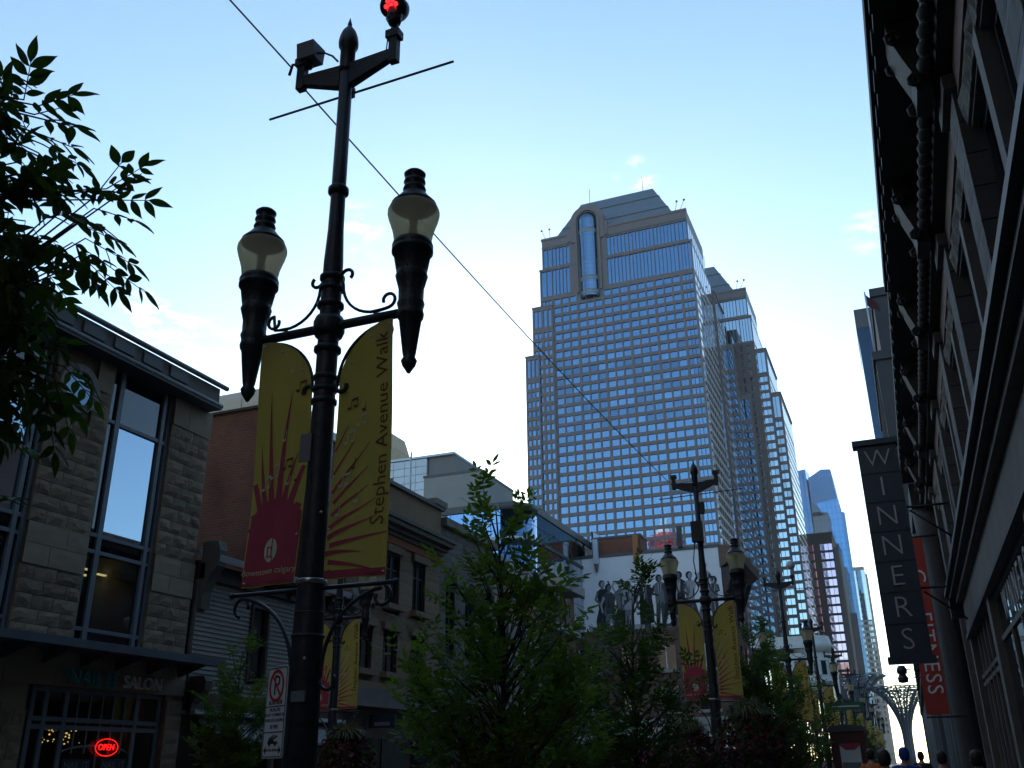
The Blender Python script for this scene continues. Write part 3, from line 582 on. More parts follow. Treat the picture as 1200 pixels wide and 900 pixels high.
for i, (x, z0, H, kind, ml, mt_, ln) in enumerate(figs):
    base_lay = lay; lay = [MB() for _ in range(4)]
    rf = random.Random(60 + i); Y0 = MY + .18 - .002 * i; lg, to, ar, fa = FIG[kind]; fl = rf.choice((-1, 1))
    W = lambda q: [(x + fl * u * H * .95 + ln * v * 1.2, z0 + v * H) for u, v in q]
    hx, hz = x + ln * .93 * 1.2, z0 + H * .935
    for pl, l, d in ((fa, (mt_ + 1) % 4, 0), (lg, ml, .004), (to, mt_, .008), (ar, (mt_ + 2) % 4, .012)): blob(lay[l], W(pl)[::fl], Y0 - d)
    blob(lay[2], W([(-.03, .84), (-.025, .90), (.025, .90), (.03, .84)])[::fl], Y0 - .013); blob(lay[0 if i % 3 else 1], ell(hx - fl * .05, hz + .05, .40, .46), Y0 - .014); blob(lay[2 if i % 2 else 3], ell(hx + fl * .07, hz - .03, .25, .35), Y0 - .017)
    for e in (-.06, .10): blob(lay[0], ell(hx + fl * .07 + e, hz + .03, .045, .03, 6), Y0 - .020)
    blob(lay[1], ell(hx + fl * .09, hz - .22, .08, .03, 6), Y0 - .020); blob(lay[1], [(hx + fl * .06, hz), (hx + fl * .12, hz - .1), (hx + fl * .05, hz - .1)][::fl], Y0 - .020)
    if kind in ('coat', 'stand'): blob(lay[3], W([(-.02, .62), (-.035, .85), (.035, .85), (.01, .60)])[::fl], Y0 - .010); blob(lay[0], W([(-.008, .62), (-.008, .84), (.012, .84), (.010, .60)])[::fl], Y0 - .011)
    for q in range(3): u = rf.uniform(-.07, .05); v = rf.uniform(.1, .7); blob(lay[rf.randrange(4)], W([(u, v), (u + .015, v + .14), (u + .03, v + .15), (u + .035, v)])[::fl], Y0 - .015)
    al = MB(); mi = []
    for q in range(4): al.add(lay[q].v, lay[q].f); mi += [q] * len(lay[q].f)
    fo = al.build('mural_figure', MURG, t); fo.data.polygons.foreach_set('material_index', mi); lay = base_lay
blob(lay[3], [(-34, 16.3), (-19, 16.3), (-19, 17.0), (-24, 16.7), (-30, 16.9), (-34, 16.6)], MY + .19); blob(lay[1], [(-26, 16.35), (-19, 16.35), (-19.2, 17.3), (-23, 17.0)], MY + .188)
for b_, m_ in zip(lay, MURG):
    if b_.v: b_.build('mural_ground', m_, t)
t = thing('flagpole', 'white pole with a small red flag on the mural building roof', 'flagpole', (-19.3, MY + .9, 25)); MB().tube([(-19.5, MY + .9, 25), (-20.2, MY + .9, 33)], .1, 6).build('pole', WHITE, t); MB().prism([(-20.15, MY + .85, 31.2), (-19.75, MY + .85, 31.0), (-19.7, MY + .85, 32.6), (-20.2, MY + .85, 32.8)], (0, .06, 0)).build('flag', REDP, t)

# ------------------------------------------------------------------ tower with red pod, behind the camera: it shows as a reflection in the granite tower
t = thing('observation_tower', 'observation tower with red pod reflected in the tower windows', 'tower', (-166, -150, 0))
MB().lathe([(9, 0), (6, 40), (4.6, 150), (5, 156)], (-166, -150, 0), 20).build('shaft', CONC, t)
MB().lathe([(6, 156), (11, 161), (14, 164), (14.5, 170), (13, 174), (9, 177)], (-166, -150, 0), 28).build('pod', mat('red pod', (.62, .03, .03), .5, var=.05), t)
MB().lathe([(13.9, 165.5), (14.7, 166), (14.7, 168.5), (14, 169)], (-166, -150, 0), 28, closed=False).build('window_band', WGLASS, t); MB().lathe([(9, 177), (6, 180), (5.5, 184), (1, 186), (.5, 192), (.4, 200)], (-166, -150, 0), 20).build('crown', WHITE, t)

# ------------------------------------------------------------------ plain blocks along the far street, mostly hidden by trees
t = thing('brick_block', 'brown brick block behind the lamp row before the white corner building', 'building', (-20, 190, 0))
box(-34, -17.9, 132, 262, 0, 15).build('wall', BRICKO, t); box(-34, -17.5, 131.8, 262.2, 15, 15.9).build('cornice', LSTONE, t)
for y in range(136, 260, 5):
    for z in (2, 6.5, 11): box(-17.9, -17.75, y, y + 2, z, z + 2.8).build('window', WGLASS, t)

# ------------------------------------------------------------------ left: stone salon building
XF = -17.8
t = thing('salon_building', 'two storey rough sandstone building with tall windows, blue canopy and nail salon', 'building', (XF, 14, 0))
UY = (0, 1); NX = (1, 0)
# core behind the facade: dim rooms
box(-30, -29.8, 4, 20.7, 0, 11.6).build('rear_wall', INTER, t); box(-29.8, -18.2, 4, 20.7, 4.3, 4.7).build('upper_floor', INTER, t); box(-29.8, -18.2, 4, 20.7, 11.3, 11.7).build('roof_slab', COPE, t)
box(-30, -18.2, 20.7, 21.0, 0, 11.7).build('party_wall', SANDS, t); box(-30, -18.2, 3.7, 4, 0, 11.7).build('party_wall', SANDS, t); box(-29.8, -18.4, 12.0, 12.15, 4.7, 11.3).build('partition', INTER, t); box(-23, -22.8, 12.15, 20.65, 4.7, 9).build('partition', INTER, t)
PIERS = [(19.22, 20.8), (15.15, 16.95), (11.0, 12.7), (6.5, 8.5)]
for (a, b_) in PIERS:
    box(-18.35, -17.93, a, b_, 4.2, 11.4).build('pier_core', SAND, t)
    porth = [(15.3, 16.4, 9.75, 10.95)] if abs(a - 15.15) < .01 else []
    block_wall(t, (XF - .06, 0), UY, NX, a, b_, 6.9, 10.55, .62, .33, SAND, porth, .055, seed=int(a * 7))
    block_wall(t, (XF - .02, 0), UY, NX, a, b_, 10.55, 11.35, .95, .8, SANDS, porth, .012, seed=5)
    block_wall(t, (XF - .02, 0), UY, NX, a, b_, 5.95, 6.9, .95, .48, SANDS, (), .012, seed=6)
    block_wall(t, (XF - .06, 0), UY, NX, a, b_, 4.35, 5.95, .62, .32, SAND, (), .055, seed=int(a * 3))
    box(-18.1, -17.74, a, b_, 4.2, 4.36).build('stone_ledge', SANDS, t)
# porthole window in the second pier
b = MB()
for k in range(20):
    a0, a1 = 2 * math.pi * k / 20, 2 * math.pi * (k + 1) / 20; P_ = lambda r_, a: (XF - .08, 15.85 + r_ * math.cos(a), 10.35 + r_ * math.sin(a))
    b.prism([P_(.45, a0), P_(.62, a0), P_(.62, a1), P_(.45, a1)], (.14, 0, 0))
pw = b.build('round_window', LSTONE, t); MB().prism([(XF - .05, 15.85 + .46 * math.cos(2 * math.pi * k / 20), 10.35 + .46 * math.sin(2 * math.pi * k / 20)) for k in range(20)], (.03, 0, 0)).build('pane', mirrormat('dim porthole glass', (.10, .14, .19), .02), pw, wloc(pw))
# tall window bays
for (y0, y1) in ((16.95, 19.25), (12.7, 15.15), (8.5, 11.0)):
    w = thing('window_bay', None, None, (0, 0, 0)); w.parent = t; w.location = Vector((XF - .2, (y0 + y1) / 2, 4.4)) - wloc(t)
    f = MB(); ym = y0 + .42
    for yy, ww in ((y0 + .05, .05), (ym, .075), (y1 - .28, .06), (y1 - .06, .05)): f.box(XF - .3, XF - .14, yy - ww, yy + ww, 4.4, 11.35)
    for z in (4.75, 6.6, 7.0, 9.95): f.box(XF - .28, XF - .155, y0, y1, z - .045, z + .045)
    f.box(XF - .28, XF - .155, y0, y1, 4.4, 4.5)
    f.build('frame', STEELF, w, wloc(w))
    zz = [(4.5, 4.7), (4.8, 6.55), (6.65, 6.95), (7.05, 9.9), (10.0, 11.3)]; yy = [(y0 + .1, ym - .08), (ym + .08, y1 - .34), (y1 - .22, y1 - .11)]
    for j, (za, zb) in enumerate(zz):
        for i, (ya, yb) in enumerate(yy):
            m = REFG if (j == 3 and i == 1) else (CGLASS if j == 1 else WGLASS)
            box(XF - .24, XF - .22, ya, yb, za, zb).build('pane', m, w, wloc(w))
    if y0 > 16:
        for (x, ya, yb, z) in ((-20.9, 19.75, 20.25, 6.86), (-21.1, 19.95, 20.45, 6.74), (-20.9, 20.35, 20.65, 6.80)): box(x - .05, x + .05, ya, yb, z, z + .04).build('ceiling_light', TUBE, t)
# eaves: soffit, panelled fascia, gutter tube
box(-18.4, -17.35, 3.7, 20.6, 11.35, 11.5).build('soffit', COPE, t); box(-18.4, -17.45, 3.7, 20.55, 11.5, 12.0).build('fascia', mat('grey stone fascia', (.17, .165, .15), .8, var=.15), t)
for k in range(15): box(-17.45, -17.40, 4.0 + k * 1.03, 4.72 + k * 1.03, 11.62, 11.93).build('fascia_panel', COPE, t)
MB().tube([(-17.36, 3.7, 11.46), (-17.36, 20.6, 11.46)], .06, 8).build('lower_rail', STEELF, t); MB().tube([(-17.36, 3.7, 12.06), (-17.36, 20.75, 12.06)], .075, 8).build('gutter', COPE, t)
# ground floor stone and canopy
box(-18.2, -17.9, 20.35, 20.95, .1, 4.2).build('ground_pier', SAND, t); block_wall(t, (XF - .05, 0), UY, NX, 20.35, 20.95, .15, 3.3, .55, .34, SAND, (), .05, seed=9)
box(-18.2, -17.9, 3.7, 16.0, .1, 4.2).build('ground_wall', SANDS, t); block_wall(t, (XF - .05, 0), UY, NX, 13.8, 16.0, .15, 2.9, .6, .34, SAND, ((14.0, 15.1, .0, 2.75),), .05, seed=10)
block_wall(t, (XF - .03, 0), UY, NX, 9, 20.95, 3.42, 4.2, 1.3, .39, SANDS, (), .01, seed=12)
box(-18.2, -17.9, 16.0, 20.4, 3.42, 4.2).build('lintel', SANDS, t); box(-17.9, -17.83, 14.0, 15.1, .1, 2.72).build('side_door', DWOOD, t); box(-17.9, -17.7, 13.9, 15.2, 2.75, 3.0).build('door_head', DSTONE, t)
for k in range(9): box(-17.9, -16.62, 4 + k * 1.9 - .2, 4 + (k + 1) * 1.9 - .23, 4.18, 4.25).build('canopy_panel', CANOPY, t)
box(-16.72, -16.58, 3.5, 20.95, 4.12, 4.30).build('canopy_edge', CANOPY, t)
for k in range(14): MB().prism([(-17.8, 6.2 + k * 1.1, 4.17), (-16.75, 6.2 + k * 1.1, 4.17), (-17.75, 6.2 + k * 1.1, 3.86)], (0, .06, 0)).build('canopy_fin', CANOPY, t)
# shop front
s = MB()
for y in (16.25, 16.62, 17.2, 19.45, 20.25): s.box(-18.1, -17.98, y - .06, y + .06, .1, 3.4)
for z in (2.55, 2.72, 3.36): s.box(-18.08, -17.99, 16.2, 20.3, z - .05, z + .05)
for k in range(1, 6): s.box(-18.06, -18.0, 17.2 + k * .375 - .02, 17.2 + k * .375 + .02, 2.0 if k != 3 else .1, 3.36)
for k in range(12):
    a0, a1 = math.pi * k / 12, math.pi * (k + 1) / 12; f_ = lambda a: (-18.04, 18.32 - 1.1 * math.cos(a), 1.95 + .22 * math.sin(a)); s.tube([f_(a0), f_(a1)], .03, 5)
s.build('shop_front_frame', STEELF, t)
for y0, y1 in ((16.31, 16.56), (16.68, 17.14), (17.26, 18.3), (18.34, 19.39), (19.51, 20.19)):
    box(-18.05, -18.03, y0, y1, .1, 2.5).build('shop_pane', CGLASS, t); box(-18.05, -18.03, y0, y1, 2.77, 3.31).build('shop_pane', CGLASS, t)
SHOPI = mat('yellow shop interior', (.30, .22, .07), .9, var=.2)
box(-24, -23.8, 15, 20.65, .1, 4.2).build('shop_rear_wall', SHOPI, t); box(-23.8, -18.2, 15.9, 20.4, 3.9, 4.0).build('shop_ceiling', SHOPI, t)
ch = thing('chandelier', 'warm gold chandelier glowing inside the nail salon', 'chandelier', (-19.5, 18.6, 2.2)); b = MB(); r_ = random.Random(2)
for k in range(46): b.ball((-19.5 + r_.uniform(-.28, .28), 18.62 + r_.uniform(-.42, .42), 2.45 + r_.uniform(-.2, .22)), r_.uniform(.010, .026), 4)
b.build('crystal_drops', WARM, ch); MB().tube([(-19.5, 18.6, 2.75), (-19.5, 18.6, 3.9)], .015, 5).build('chain', WIRE, ch)
def sign_text(name, s, size, o, ux, uy, m, parent, ext=.015, spacing=1.): return placed(text_mb(s, size, ext, spacing=spacing), o, ux, uy).build(name, m, parent)
t = thing('shop_sign', 'raised letters NAIL IT SALON under the blue canopy, teal and silver', 'sign', (XF, 18.4, 3.6))
sign_text('lettering', 'NAIL IT', .46, (XF + .10, 17.62, 3.62), UY + (0,), (0, 0, 1), TEAL, t, .05); sign_text('lettering', 'SALON', .42, (XF + .10, 19.25, 3.62), UY + (0,), (0, 0, 1), LETG, t, .03)
t = thing('neon_sign', 'red neon OPEN sign glowing in the salon window', 'neon sign', (-17.98, 18.6, 2.1))
sign_text('lettering', 'OPEN', .2, (-17.97, 18.6, 2.14), (0, 1, 0), (0, 0, 1), NEON, t, .008); MB().tube([(-17.96, 18.6 + .36 * math.cos(2 * math.pi * k / 24), 2.14 + .19 * math.sin(2 * math.pi * k / 24)) for k in range(25)], .010, 5).build('ring', NEON, t)
for y, w_ in ((17.75, 'left'), (18.9, 'right')):
    t = thing('door_sign', 'small dark NAIL IT panel on the %s salon door' % w_, 'sign', (-17.99, y, 1.8)); box(-18.0, -17.98, y - .42, y + .42, 1.55, 1.88).build('panel', SIGNB, t); sign_text('lettering', 'NAIL IT', .22, (-17.975, y, 1.74), (0, 1, 0), (0, 0, 1), GREYB, t, .004)

# ------------------------------------------------------------------ brick side wall building behind
t = thing('brick_building', 'tall red brick blank side wall with pale metal capping above the stone salon', 'building', (-30, 27, 0))
box(-44, -19.5, 25.5, 31, 0, 13.5).build('brick_wall', BRICKX, t); box(-44, -19.4, 25.4, 31, 13.5, 13.56).build('soffit_strip', COPE, t)
for k in range(25): box(-44.5 + k, -43.53 + k, 25.35, 31, 13.56, 13.95).build('capping_panel', mat('pale green metal', (.50, .58, .56), .5, metal=.2, var=.05) if k == 0 else bpy.data.materials['pale green metal'], t)
box(-44, -20.8, 27.2, 31, 13.95, 15.1).build('rooftop_screen', PANEL, t); box(-24.2, -22.6, 27.1, 27.2, 14.2, 14.75).build('louvre', COPE, t)

# ------------------------------------------------------------------ cream clapboard building
t = thing('clapboard_building', 'cream clapboard shop with bracketed wooden cornice between stone buildings', 'building', (XF, 24.7, 0))
box(-30, -18.0, 21.05, 28.6, 0, 7.1).build('core', DWOOD, t)
wins = ((22.6 + .9, 24.3, 4.0, 6.2), (26.2, 27.2, 4.0, 6.2))
for k in range(24):
    z = 3.55 + k * .125
    segs = [(21.05, 23.45), (24.35, 26.15), (27.25, 28.6)] if 3.95 < z + .06 < 6.25 else [(21.05, 28.6)]
    for a, b_ in segs: MB().prism([(-18.0, a, z), (-17.82, a, z), (-17.855, a, z + .13), (-18.0, a, z + .13)], (0, b_ - a, 0)).build('siding_board', CREAM, t)
for (a, b_, za, zb) in ((23.45, 24.35, 4.0, 6.2), (26.15, 27.25, 4.0, 6.2)):
    f = MB().box(-18, -17.76, a, a + .09, za, zb).box(-18, -17.76, b_ - .09, b_, za, zb).box(-18, -17.77, a + .09, b_ - .09, zb - .09, zb).box(-18, -17.72, a + .09, b_ - .09, za, za + .08).box(-17.95, -17.82, a + .09, b_ - .09, 5.05, 5.12).build('window', DWOOD, t)
    box(-17.93, -17.9, a + .09, b_ - .09, za + .08, zb - .09).build('pane', WGLASS, f, wloc(f))
box(-18, -17.7, 21.05, 28.6, 6.56, 7.0).build('frieze', DWOOD, t); MB().prism([(-18.4, 21.1, 7.35), (-17.25, 21.1, 7.0), (-17.2, 21.1, 7.18), (-18.4, 21.1, 7.55)], (0, 7.5, 0)).build('eave', mat('pale metal eave', (.45, .47, .5), .5, var=.1), t)
def console(y, x, z0, z1, w, dx, m, root, nm='bracket'):
    h = z1 - z0; MB().prism([(x, y, z0), (x + dx * .25, y, z0 - .02), (x + dx * .3, y, z0 + h * .25), (x + dx * .55, y, z0 + h * .45), (x + dx * .95, y, z0 + h * .62), (x + dx, y, z0 + h * .85), (x + dx * .85, y, z1), (x, y, z1)], (0, w, 0)).build(nm, m, root)
TRIMC = mat('weathered cream trim', (.11, .10, .08), .75, var=.2, scale=3)
console(21.05, -17.85, 5.75, 7.6, .35, .6, TRIMC, t, 'end_bracket'); console(28.1, -17.85, 5.7, 7.4, .4, .7, TRIMC, t, 'end_bracket')
for k in range(5): console(22.9 + k * 1.1, -17.75, 6.56, 7.0, .14, .42, DWOOD, t)
box(-18, -17.7, 21.05, 28.6, 3.1, 3.55).build('shop_fascia', mat('brown fascia', (.10, .05, .035), .7, var=.2), t); box(-18, -17.5, 21.05, 28.6, 3.0, 3.1).build('shop_cornice', PANEL, t); console(21.05, -17.8, 3.0, 3.95, .3, .55, TRIMC, t, 'end_bracket')
MB().prism([(-17.8, 21.6, 2.9), (-16.9, 21.6, 2.35), (-16.9, 21.6, 2.28), (-17.8, 21.6, 2.8)], (0, 6.8, 0)).build('awning', mat('pale awning', (.24, .24, .23), .8, var=.2), t)
for k in range(4):
    y = 22 + k * 1.65; f = box(-17.98, -17.9, y, y + 1.3, .3, 2.3).build('shop_window', CGLASS, t); box(-17.95, -17.8, y + 1.32, y + 1.5, .1, 2.8).build('pilaster', CREAM, t)
for (x, y, z) in ((-17.4, 22.6, 2.35), (-17.4, 25.1, 2.4), (-17.4, 25.5, 2.36)):
    tt = thing('shop_lamp', {22.6: 'small bright lamp near the stone end of the clapboard shop awning', 25.1: 'left one of two close bright lamps under the clapboard shop awning', 25.5: 'right one of two close bright lamps under the clapboard shop awning'}[y], 'lamp', (x, y, z), 'small lamps under the awning'); MB().ball((x, y, z), .045, 6).build('bulb', WARM, tt); MB().tube([(x, y, z + .04), (x, y, 2.9)], .01, 4).build('stem', WIRE, tt)

# ------------------------------------------------------------------ sandstone bank with cornice
t = thing('sandstone_building', 'brown sandstone building with deep cornice and tall paired windows right of the lamp', 'building', (XF, 32.5, 0))
box(-30, -18.0, 28.65, 36.1, 0, 11.6).build('core', SANDS, t); hol = []
for yc in (30.1, 32.0, 34.2): hol += [(yc - .55, yc + .55, 7.4, 9.35), (yc - .55, yc + .55, 4.9, 6.4)]
SB = mat('brown ashlar', (.23, .16, .10), .9, var=.2, scale=1.2, bump=.3, bscale=20, rand=.12)
block_wall(t, (XF - .03, 0), UY, NX, 28.65, 36.1, 4.45, 9.7, 1.0, .42, SB, hol, .02, seed=21)
for (a, b_, za, zb) in hol:
    f = MB().box(-18.02, -17.92, a, a + .07, za, zb).box(-18.02, -17.92, b_ - .07, b_, za, zb).box(-18.02, -17.93, a + .07, b_ - .07, zb - .07, zb).box(-18.02, -17.93, (a + b_) / 2 - .05, (a + b_) / 2 + .05, za, zb - .07).box(-18.02, -17.94, a + .07, b_ - .07, za + (zb - za) * .68, za + (zb - za) * .68 + .06).build('window', DFRAME, t)
    for q in (0, 1):
        ya = a + .07 + q * (b_ - a) / 2 - q * .02; box(-17.985, -17.97, ya, ya + (b_ - a) / 2 - .12, za, zb - .07).build('pane', WGLASS, f, wloc(f))
    box(-17.95, -17.55, a - .15, b_ + .15, za - .22, za - .02).build('sill', SB, t); box(-17.95, -17.68, a - .15, b_ + .15, zb + .02, zb + .3).build('lintel', SB, t)
box(-18, -17.72, 28.65, 36.1, 9.7, 10.0).build('frieze', mat('red brown frieze', (.26, .09, .04), .8, var=.2), t)
for k, (x, za, zb) in enumerate(((-17.62, 10.0, 10.14), (-17.45, 10.14, 10.3), (-17.2, 10.3, 10.48), (-17.1, 10.48, 10.62))): box(-18.2, x, 28.65, 36.1 + (k * .06), za, zb).build('cornice', TRIMC, t)
box(-18.4, -17.8, 28.65, 36.1, 10.62, 12.0).build('parapet', SB, t); box(-18.5, -17.65, 28.65, 36.2, 12.0, 12.15).build('coping', COPE, t); box(-18.5, -17.6, 35.2, 36.3, 12.15, 12.4).build('corner_block', DSTONE, t)
box(-18.0, -17.55, 28.65, 36.1, 4.2, 4.45).build('string_course', SB, t); box(-18, -17.4, 28.65, 36.1, 3.6, 4.2).build('shop_cornice', DSTONE, t); box(-18, -17.85, 28.65, 36.1, .1, 3.6).build('shop_wall', DWOOD, t)
for y in (29.2, 31.6, 33.9): box(-17.84, -17.8, y, y + 1.7, .5, 2.6).build('shop_window', WGLASS, t)
t = thing('hanging_sign', 'dark hanging shop sign with pale lettering left of the big tree', 'sign', (-17.2, 30.5, 3.1)); box(-17.75, -16.7, 30.5, 30.6, 2.9, 3.35).build('panel', SIGNB, t); box(-17.5, -16.9, 30.47, 30.5, 2.98, 3.1).build('pale_strip', GREYB, t)

# ------------------------------------------------------------------ dark stone building with arched windows
t = thing('arched_window_building', 'dark grey stone building with arched windows behind the big tree', 'building', (XF, 39, 0))
box(-30, -18.05, 36.15, 42, 0, 11.4).build('core', DSTONE, t)
ah = [(37.2 - .45, 37.2 + .45, 6.2, 9.0), (39.2 - .45, 39.2 + .45, 6.2, 9.0), (41.1 - .4, 41.1 + .4, 6.2, 9.0)]
block_wall(t, (XF - .05, 0), UY, NX, 36.15, 42, 4.4, 11.4, .7, .36, DSTONE, ah, .04, seed=31)
for (a, b_, za, zb) in ah:
    c = (a + b_) / 2; f = MB(); rr = (b_ - a) / 2
    for k in range(10):
        a0, a1 = math.pi * k / 10, math.pi * (k + 1) / 10; P_ = lambda r_, q: (XF - .08, c - r_ * math.cos(q), zb - rr * .2 + r_ * math.sin(q)); f.prism([P_(rr, a0), P_(rr + .22, a0), P_(rr + .22, a1), P_(rr, a1)], (.16, 0, 0))
    f = f.build('arched_window', DSTONE, t); box(XF - .2, XF - .17, a, b_, za, zb).build('pane', WGLASS, f, wloc(f)); MB().box(XF - .17, XF - .1, c - .035, c + .035, za, zb).box(XF - .17, XF - .1, a, b_, 7.6, 7.67).build('glazing_bar', DFRAME, f, wloc(f))
box(-18.2, -17.55, 36.15, 42, 11.4, 11.75).build('coping', DSTONE, t); box(-18, -17.6, 36.15, 42, 4.0, 4.4).build('string_course', DSTONE, t); box(-18, -17.85, 36.15, 42, .1, 4).build('shop_wall', DWOOD, t)

# ------------------------------------------------------------------ pale facade with pediments, then brick corner
t = thing('pedimented_building', 'pale stone facade with orange pediments seen through the big tree', 'building', (XF, 46, 0))
box(-30, -17.9, 42.05, 50.2, 0, 10.4).build('wall', mat('pale brown stone', (.30, .26, .21), .85, var=.15), t); box(-18, -17.3, 42.05, 50.2, 10.4, 10.8).build('cornice', LSTONE, t); box(-18.3, -17.7, 42.05, 50.2, 10.8, 11.3).build('parapet', LSTONE, t)
for y in (43.2, 46.1, 49.0):
    MB().prism([(-17.85, y - 1.1, 8.7), (-17.85, y + 1.1, 8.7), (-17.85, y, 9.6)], (.35, 0, 0)).build('pediment', mat('orange terracotta', (.33, .13, .06), .8, var=.2) if y < 44 else bpy.data.materials['orange terracotta'], t)
    f = box(-17.9, -17.8, y - .6, y + .6, 6.0, 8.5).build('window', WGLASS, t); box(-17.9, -17.7, y - .8, y + .8, 5.75, 6.0).build('sill', LSTONE, f, wloc(f)); box(-17.8, -17.76, y - .04, y + .04, 6, 8.5).build('glazing_bar', WHITE, f, wloc(f))
box(-17.95, -17.4, 42.05, 50.2, 3.9, 4.4).build('shop_cornice', LSTONE, t)
t = thing('brick_corner_building', 'orange brick corner building with pale cornice next to the white mural wall', 'building', (XF, 52, 0))
box(-30, -17.85, 50.25, 54.4, 0, 11.6).build('wall', BRICKO, t); box(-18, -17.2, 50.25, 54.6, 11.0, 11.5).build('cornice', LSTONE, t); box(-18, -17.5, 50.25, 54.5, 8.6, 8.9).build('string_course', LSTONE, t)
for y in (51.2, 53.0):
    for z in (5.6, 9.1): f = box(-17.85, -17.78, y - .4, y + .4, z, z + 1.7).build('window', WGLASS, t); box(-17.85, -17.65, y - .5, y + .5, z - .2, z).build('sill', LSTONE, f, wloc(f))
t = thing('checkered_flag', 'small navy and white checkered pennant hanging at the shopfront', 'flag', (-17.2, 51.4, 3.2))
b = MB(); c2 = MB(); n_ = 6
for j in range(6):
    for i in range(n_ - j): (b if (i + j) % 2 else c2).box(-17.3 + (i + j * .5) * .16, -17.3 + (i + j * .5 + 1) * .16, 51.4, 51.42, 3.3 - (j + 1) * .16, 3.3 - j * .16)
b.build('white_checks', WHITE, t); c2.build('navy_checks', SIGNB, t); box(-17.85, -16.3, 51.38, 51.42, 3.3, 3.34).build('rod', WIRE, t)

# ------------------------------------------------------------------ right: heavy corniced stone and brick building
XR = 1.9
RSTONE = mat('grey mullion stone', (.13, .124, .118), .8, var=.2, scale=4, bump=.3)
t = thing('corniced_building', 'dark brick and stone building with heavy bracketed cornice above the store', 'building', (XR, 14, 0))
box(2.5, 16, -14, 41, 4.9, 12.4).build('core', BRICKY, t)
PY = [-6.0 + 4.8 * k for k in range(10)]                       # stone piers
for y in PY:
    box(1.95, 2.5, y - .42, y + .42, 6.3, 10.7).build('pier_core', GSTONE, t)
    if y > -7: block_wall(t, (1.93, 0), UY, (-1, 0), y - .45, y + .45, 6.3, 10.7, .9, .55, GSTONE, (), .03, seed=int(y * 3 + 90))
    for j in range(8): box(1.93, 2.48, y - .46, y - .42, 6.31 + j * .55, 6.84 + j * .55).build('quoin', GSTONE, t)
    box(1.82, 2.5, y - .55, y + .55, 10.7, 10.95).build('pier_capital', GSTONE, t)
for y in PY[:-1]:
    a, c, e = y + .46, y + 2.4, y + 4.34
    box(2.02, 2.5, c - .16, c + .16, 6.6, 10.1).build('mullion_pier', RSTONE, t); box(1.85, 2.5, a, e, 6.3, 6.6).build('sill', GSTONE, t)
    for (p, q) in ((a, c - .2), (c + .2, e)):
        w = MB(); w.box(2.22, 2.34, p, p + .1, 6.6, 10.0).box(2.22, 2.34, q - .1, q, 6.6, 10.0).box(2.23, 2.33, p + .1, q - .1, 9.9, 10.0).box(2.23, 2.33, p + .1, q - .1, 8.25, 8.36).box(2.22, 2.34, p + .1, q - .1, 6.6, 6.7)
        w = w.build('sash_window', DFRAME, t); box(2.27, 2.285, p + .1, q - .1, 6.7, 8.25).build('pane', WGLASS, w, wloc(w)); box(2.29, 2.305, p + .1, q - .1, 8.36, 9.9).build('pane', WGLASS, w, wloc(w))
        for k in range(6): box(2.1, 2.45, p - .01, p + .05, 6.65 + k * .55, 7.12 + k * .55).build('brick_jamb', BRICKY, t)
    block_wall(t, (2.04, 0), UY, (-1, 0), a, e, 10.05, 10.55, .5, .5, ROCKB, (), .09, 'rough_lintel_stone', seed=int(y + 50)); box(2.08, 2.5, a, e, 10.0, 10.6).build('lintel_core', ROCKB, t)
    box(2.0, 2.5, a, e, 10.6, 11.1).build('brick_band', BRICKY, t)
# entablature
box(1.78, 2.5, -14, 41, 11.1, 11.35).build('architrave', CORN, t)
ballm = MB().ball((0, 0, 0), .125, 7).mesh('ball_ornament', CORN); nb = 0
for k in range(9):
    for j in range(11):
        yy = PY[k] + .55 + j * .37
        if -2 < yy < 36: inst('ball_ornament', ballm, (1.66, yy, 11.22), t); nb += 1
box(1.62, 2.5, -14, 41, 11.35, 11.5).build('moulding', CORN, t); box(1.72, 2.5, -14, 41, 11.5, 12.2).build('frieze', CORN, t)
for y in PY:
    cb = MB(); cb.prism([(1.72, y - .35, 10.9), (1.5, y - .35, 10.95), (1.48, y - .35, 11.3), (1.38, y - .35, 11.6), (1.26, y - .35, 12.0), (1.24, y - .35, 12.3), (1.72, y - .35, 12.3)], (0, .7, 0)); cb.build('console', CORN, t)
    for (x, z, r_) in ((1.5, 11.10, .13), (1.32, 11.95, .15)):
        for s_ in (-.4, .36): MB().tube([(x + (r_ * (1 - k / 14)) * math.cos(k * .9), y + s_, z + (r_ * (1 - k / 14)) * math.sin(k * .9)) for k in range(13)], .035, 8).build('volute', CORN, t)
for k in range(9):
    box(1.66, 1.71, PY[k] + .5, PY[k] + 4.3, 11.62, 11.72).build('fillet', LSTONE, t)
box(1.08, 2.5, -14, 41, 12.3, 12.42).build('soffit', CORN, t); box(1.12, 2.5, -14, 23.2, 12.42, 12.65).build('corona', CORN, t); box(1.0, 2.6, -14, 23.2, 12.65, 12.95).build('cymatium', CORN, t)
box(1.06, 2.5, 23.2, 41, 12.42, 12.75).build('corona', CORN, t)
for y in range(-13, 41): box(1.04, 1.08, y, y + .55, 12.31, 12.41).build('dentil', CORN, t)
box(2.2, 16, -14, 41, 12.95, 13.4).build('parapet', BRICKY, t); box(6, 16, 2, 40, 12.9, 18.0).build('penthouse', BRICKY, t)
rl = MB(); rl.tube([(6.2, 2, 19), (6.2, 40, 19)], .04, 5); rl.tube([(6.2, 2, 18.5), (6.2, 40, 18.5)], .03, 5)
for k in range(20): rl.tube([(6.2, 2 + 2 * k, 18), (6.2, 2 + 2 * k, 19)], .04, 5)
rl.build('roof_railing', COPE, t)
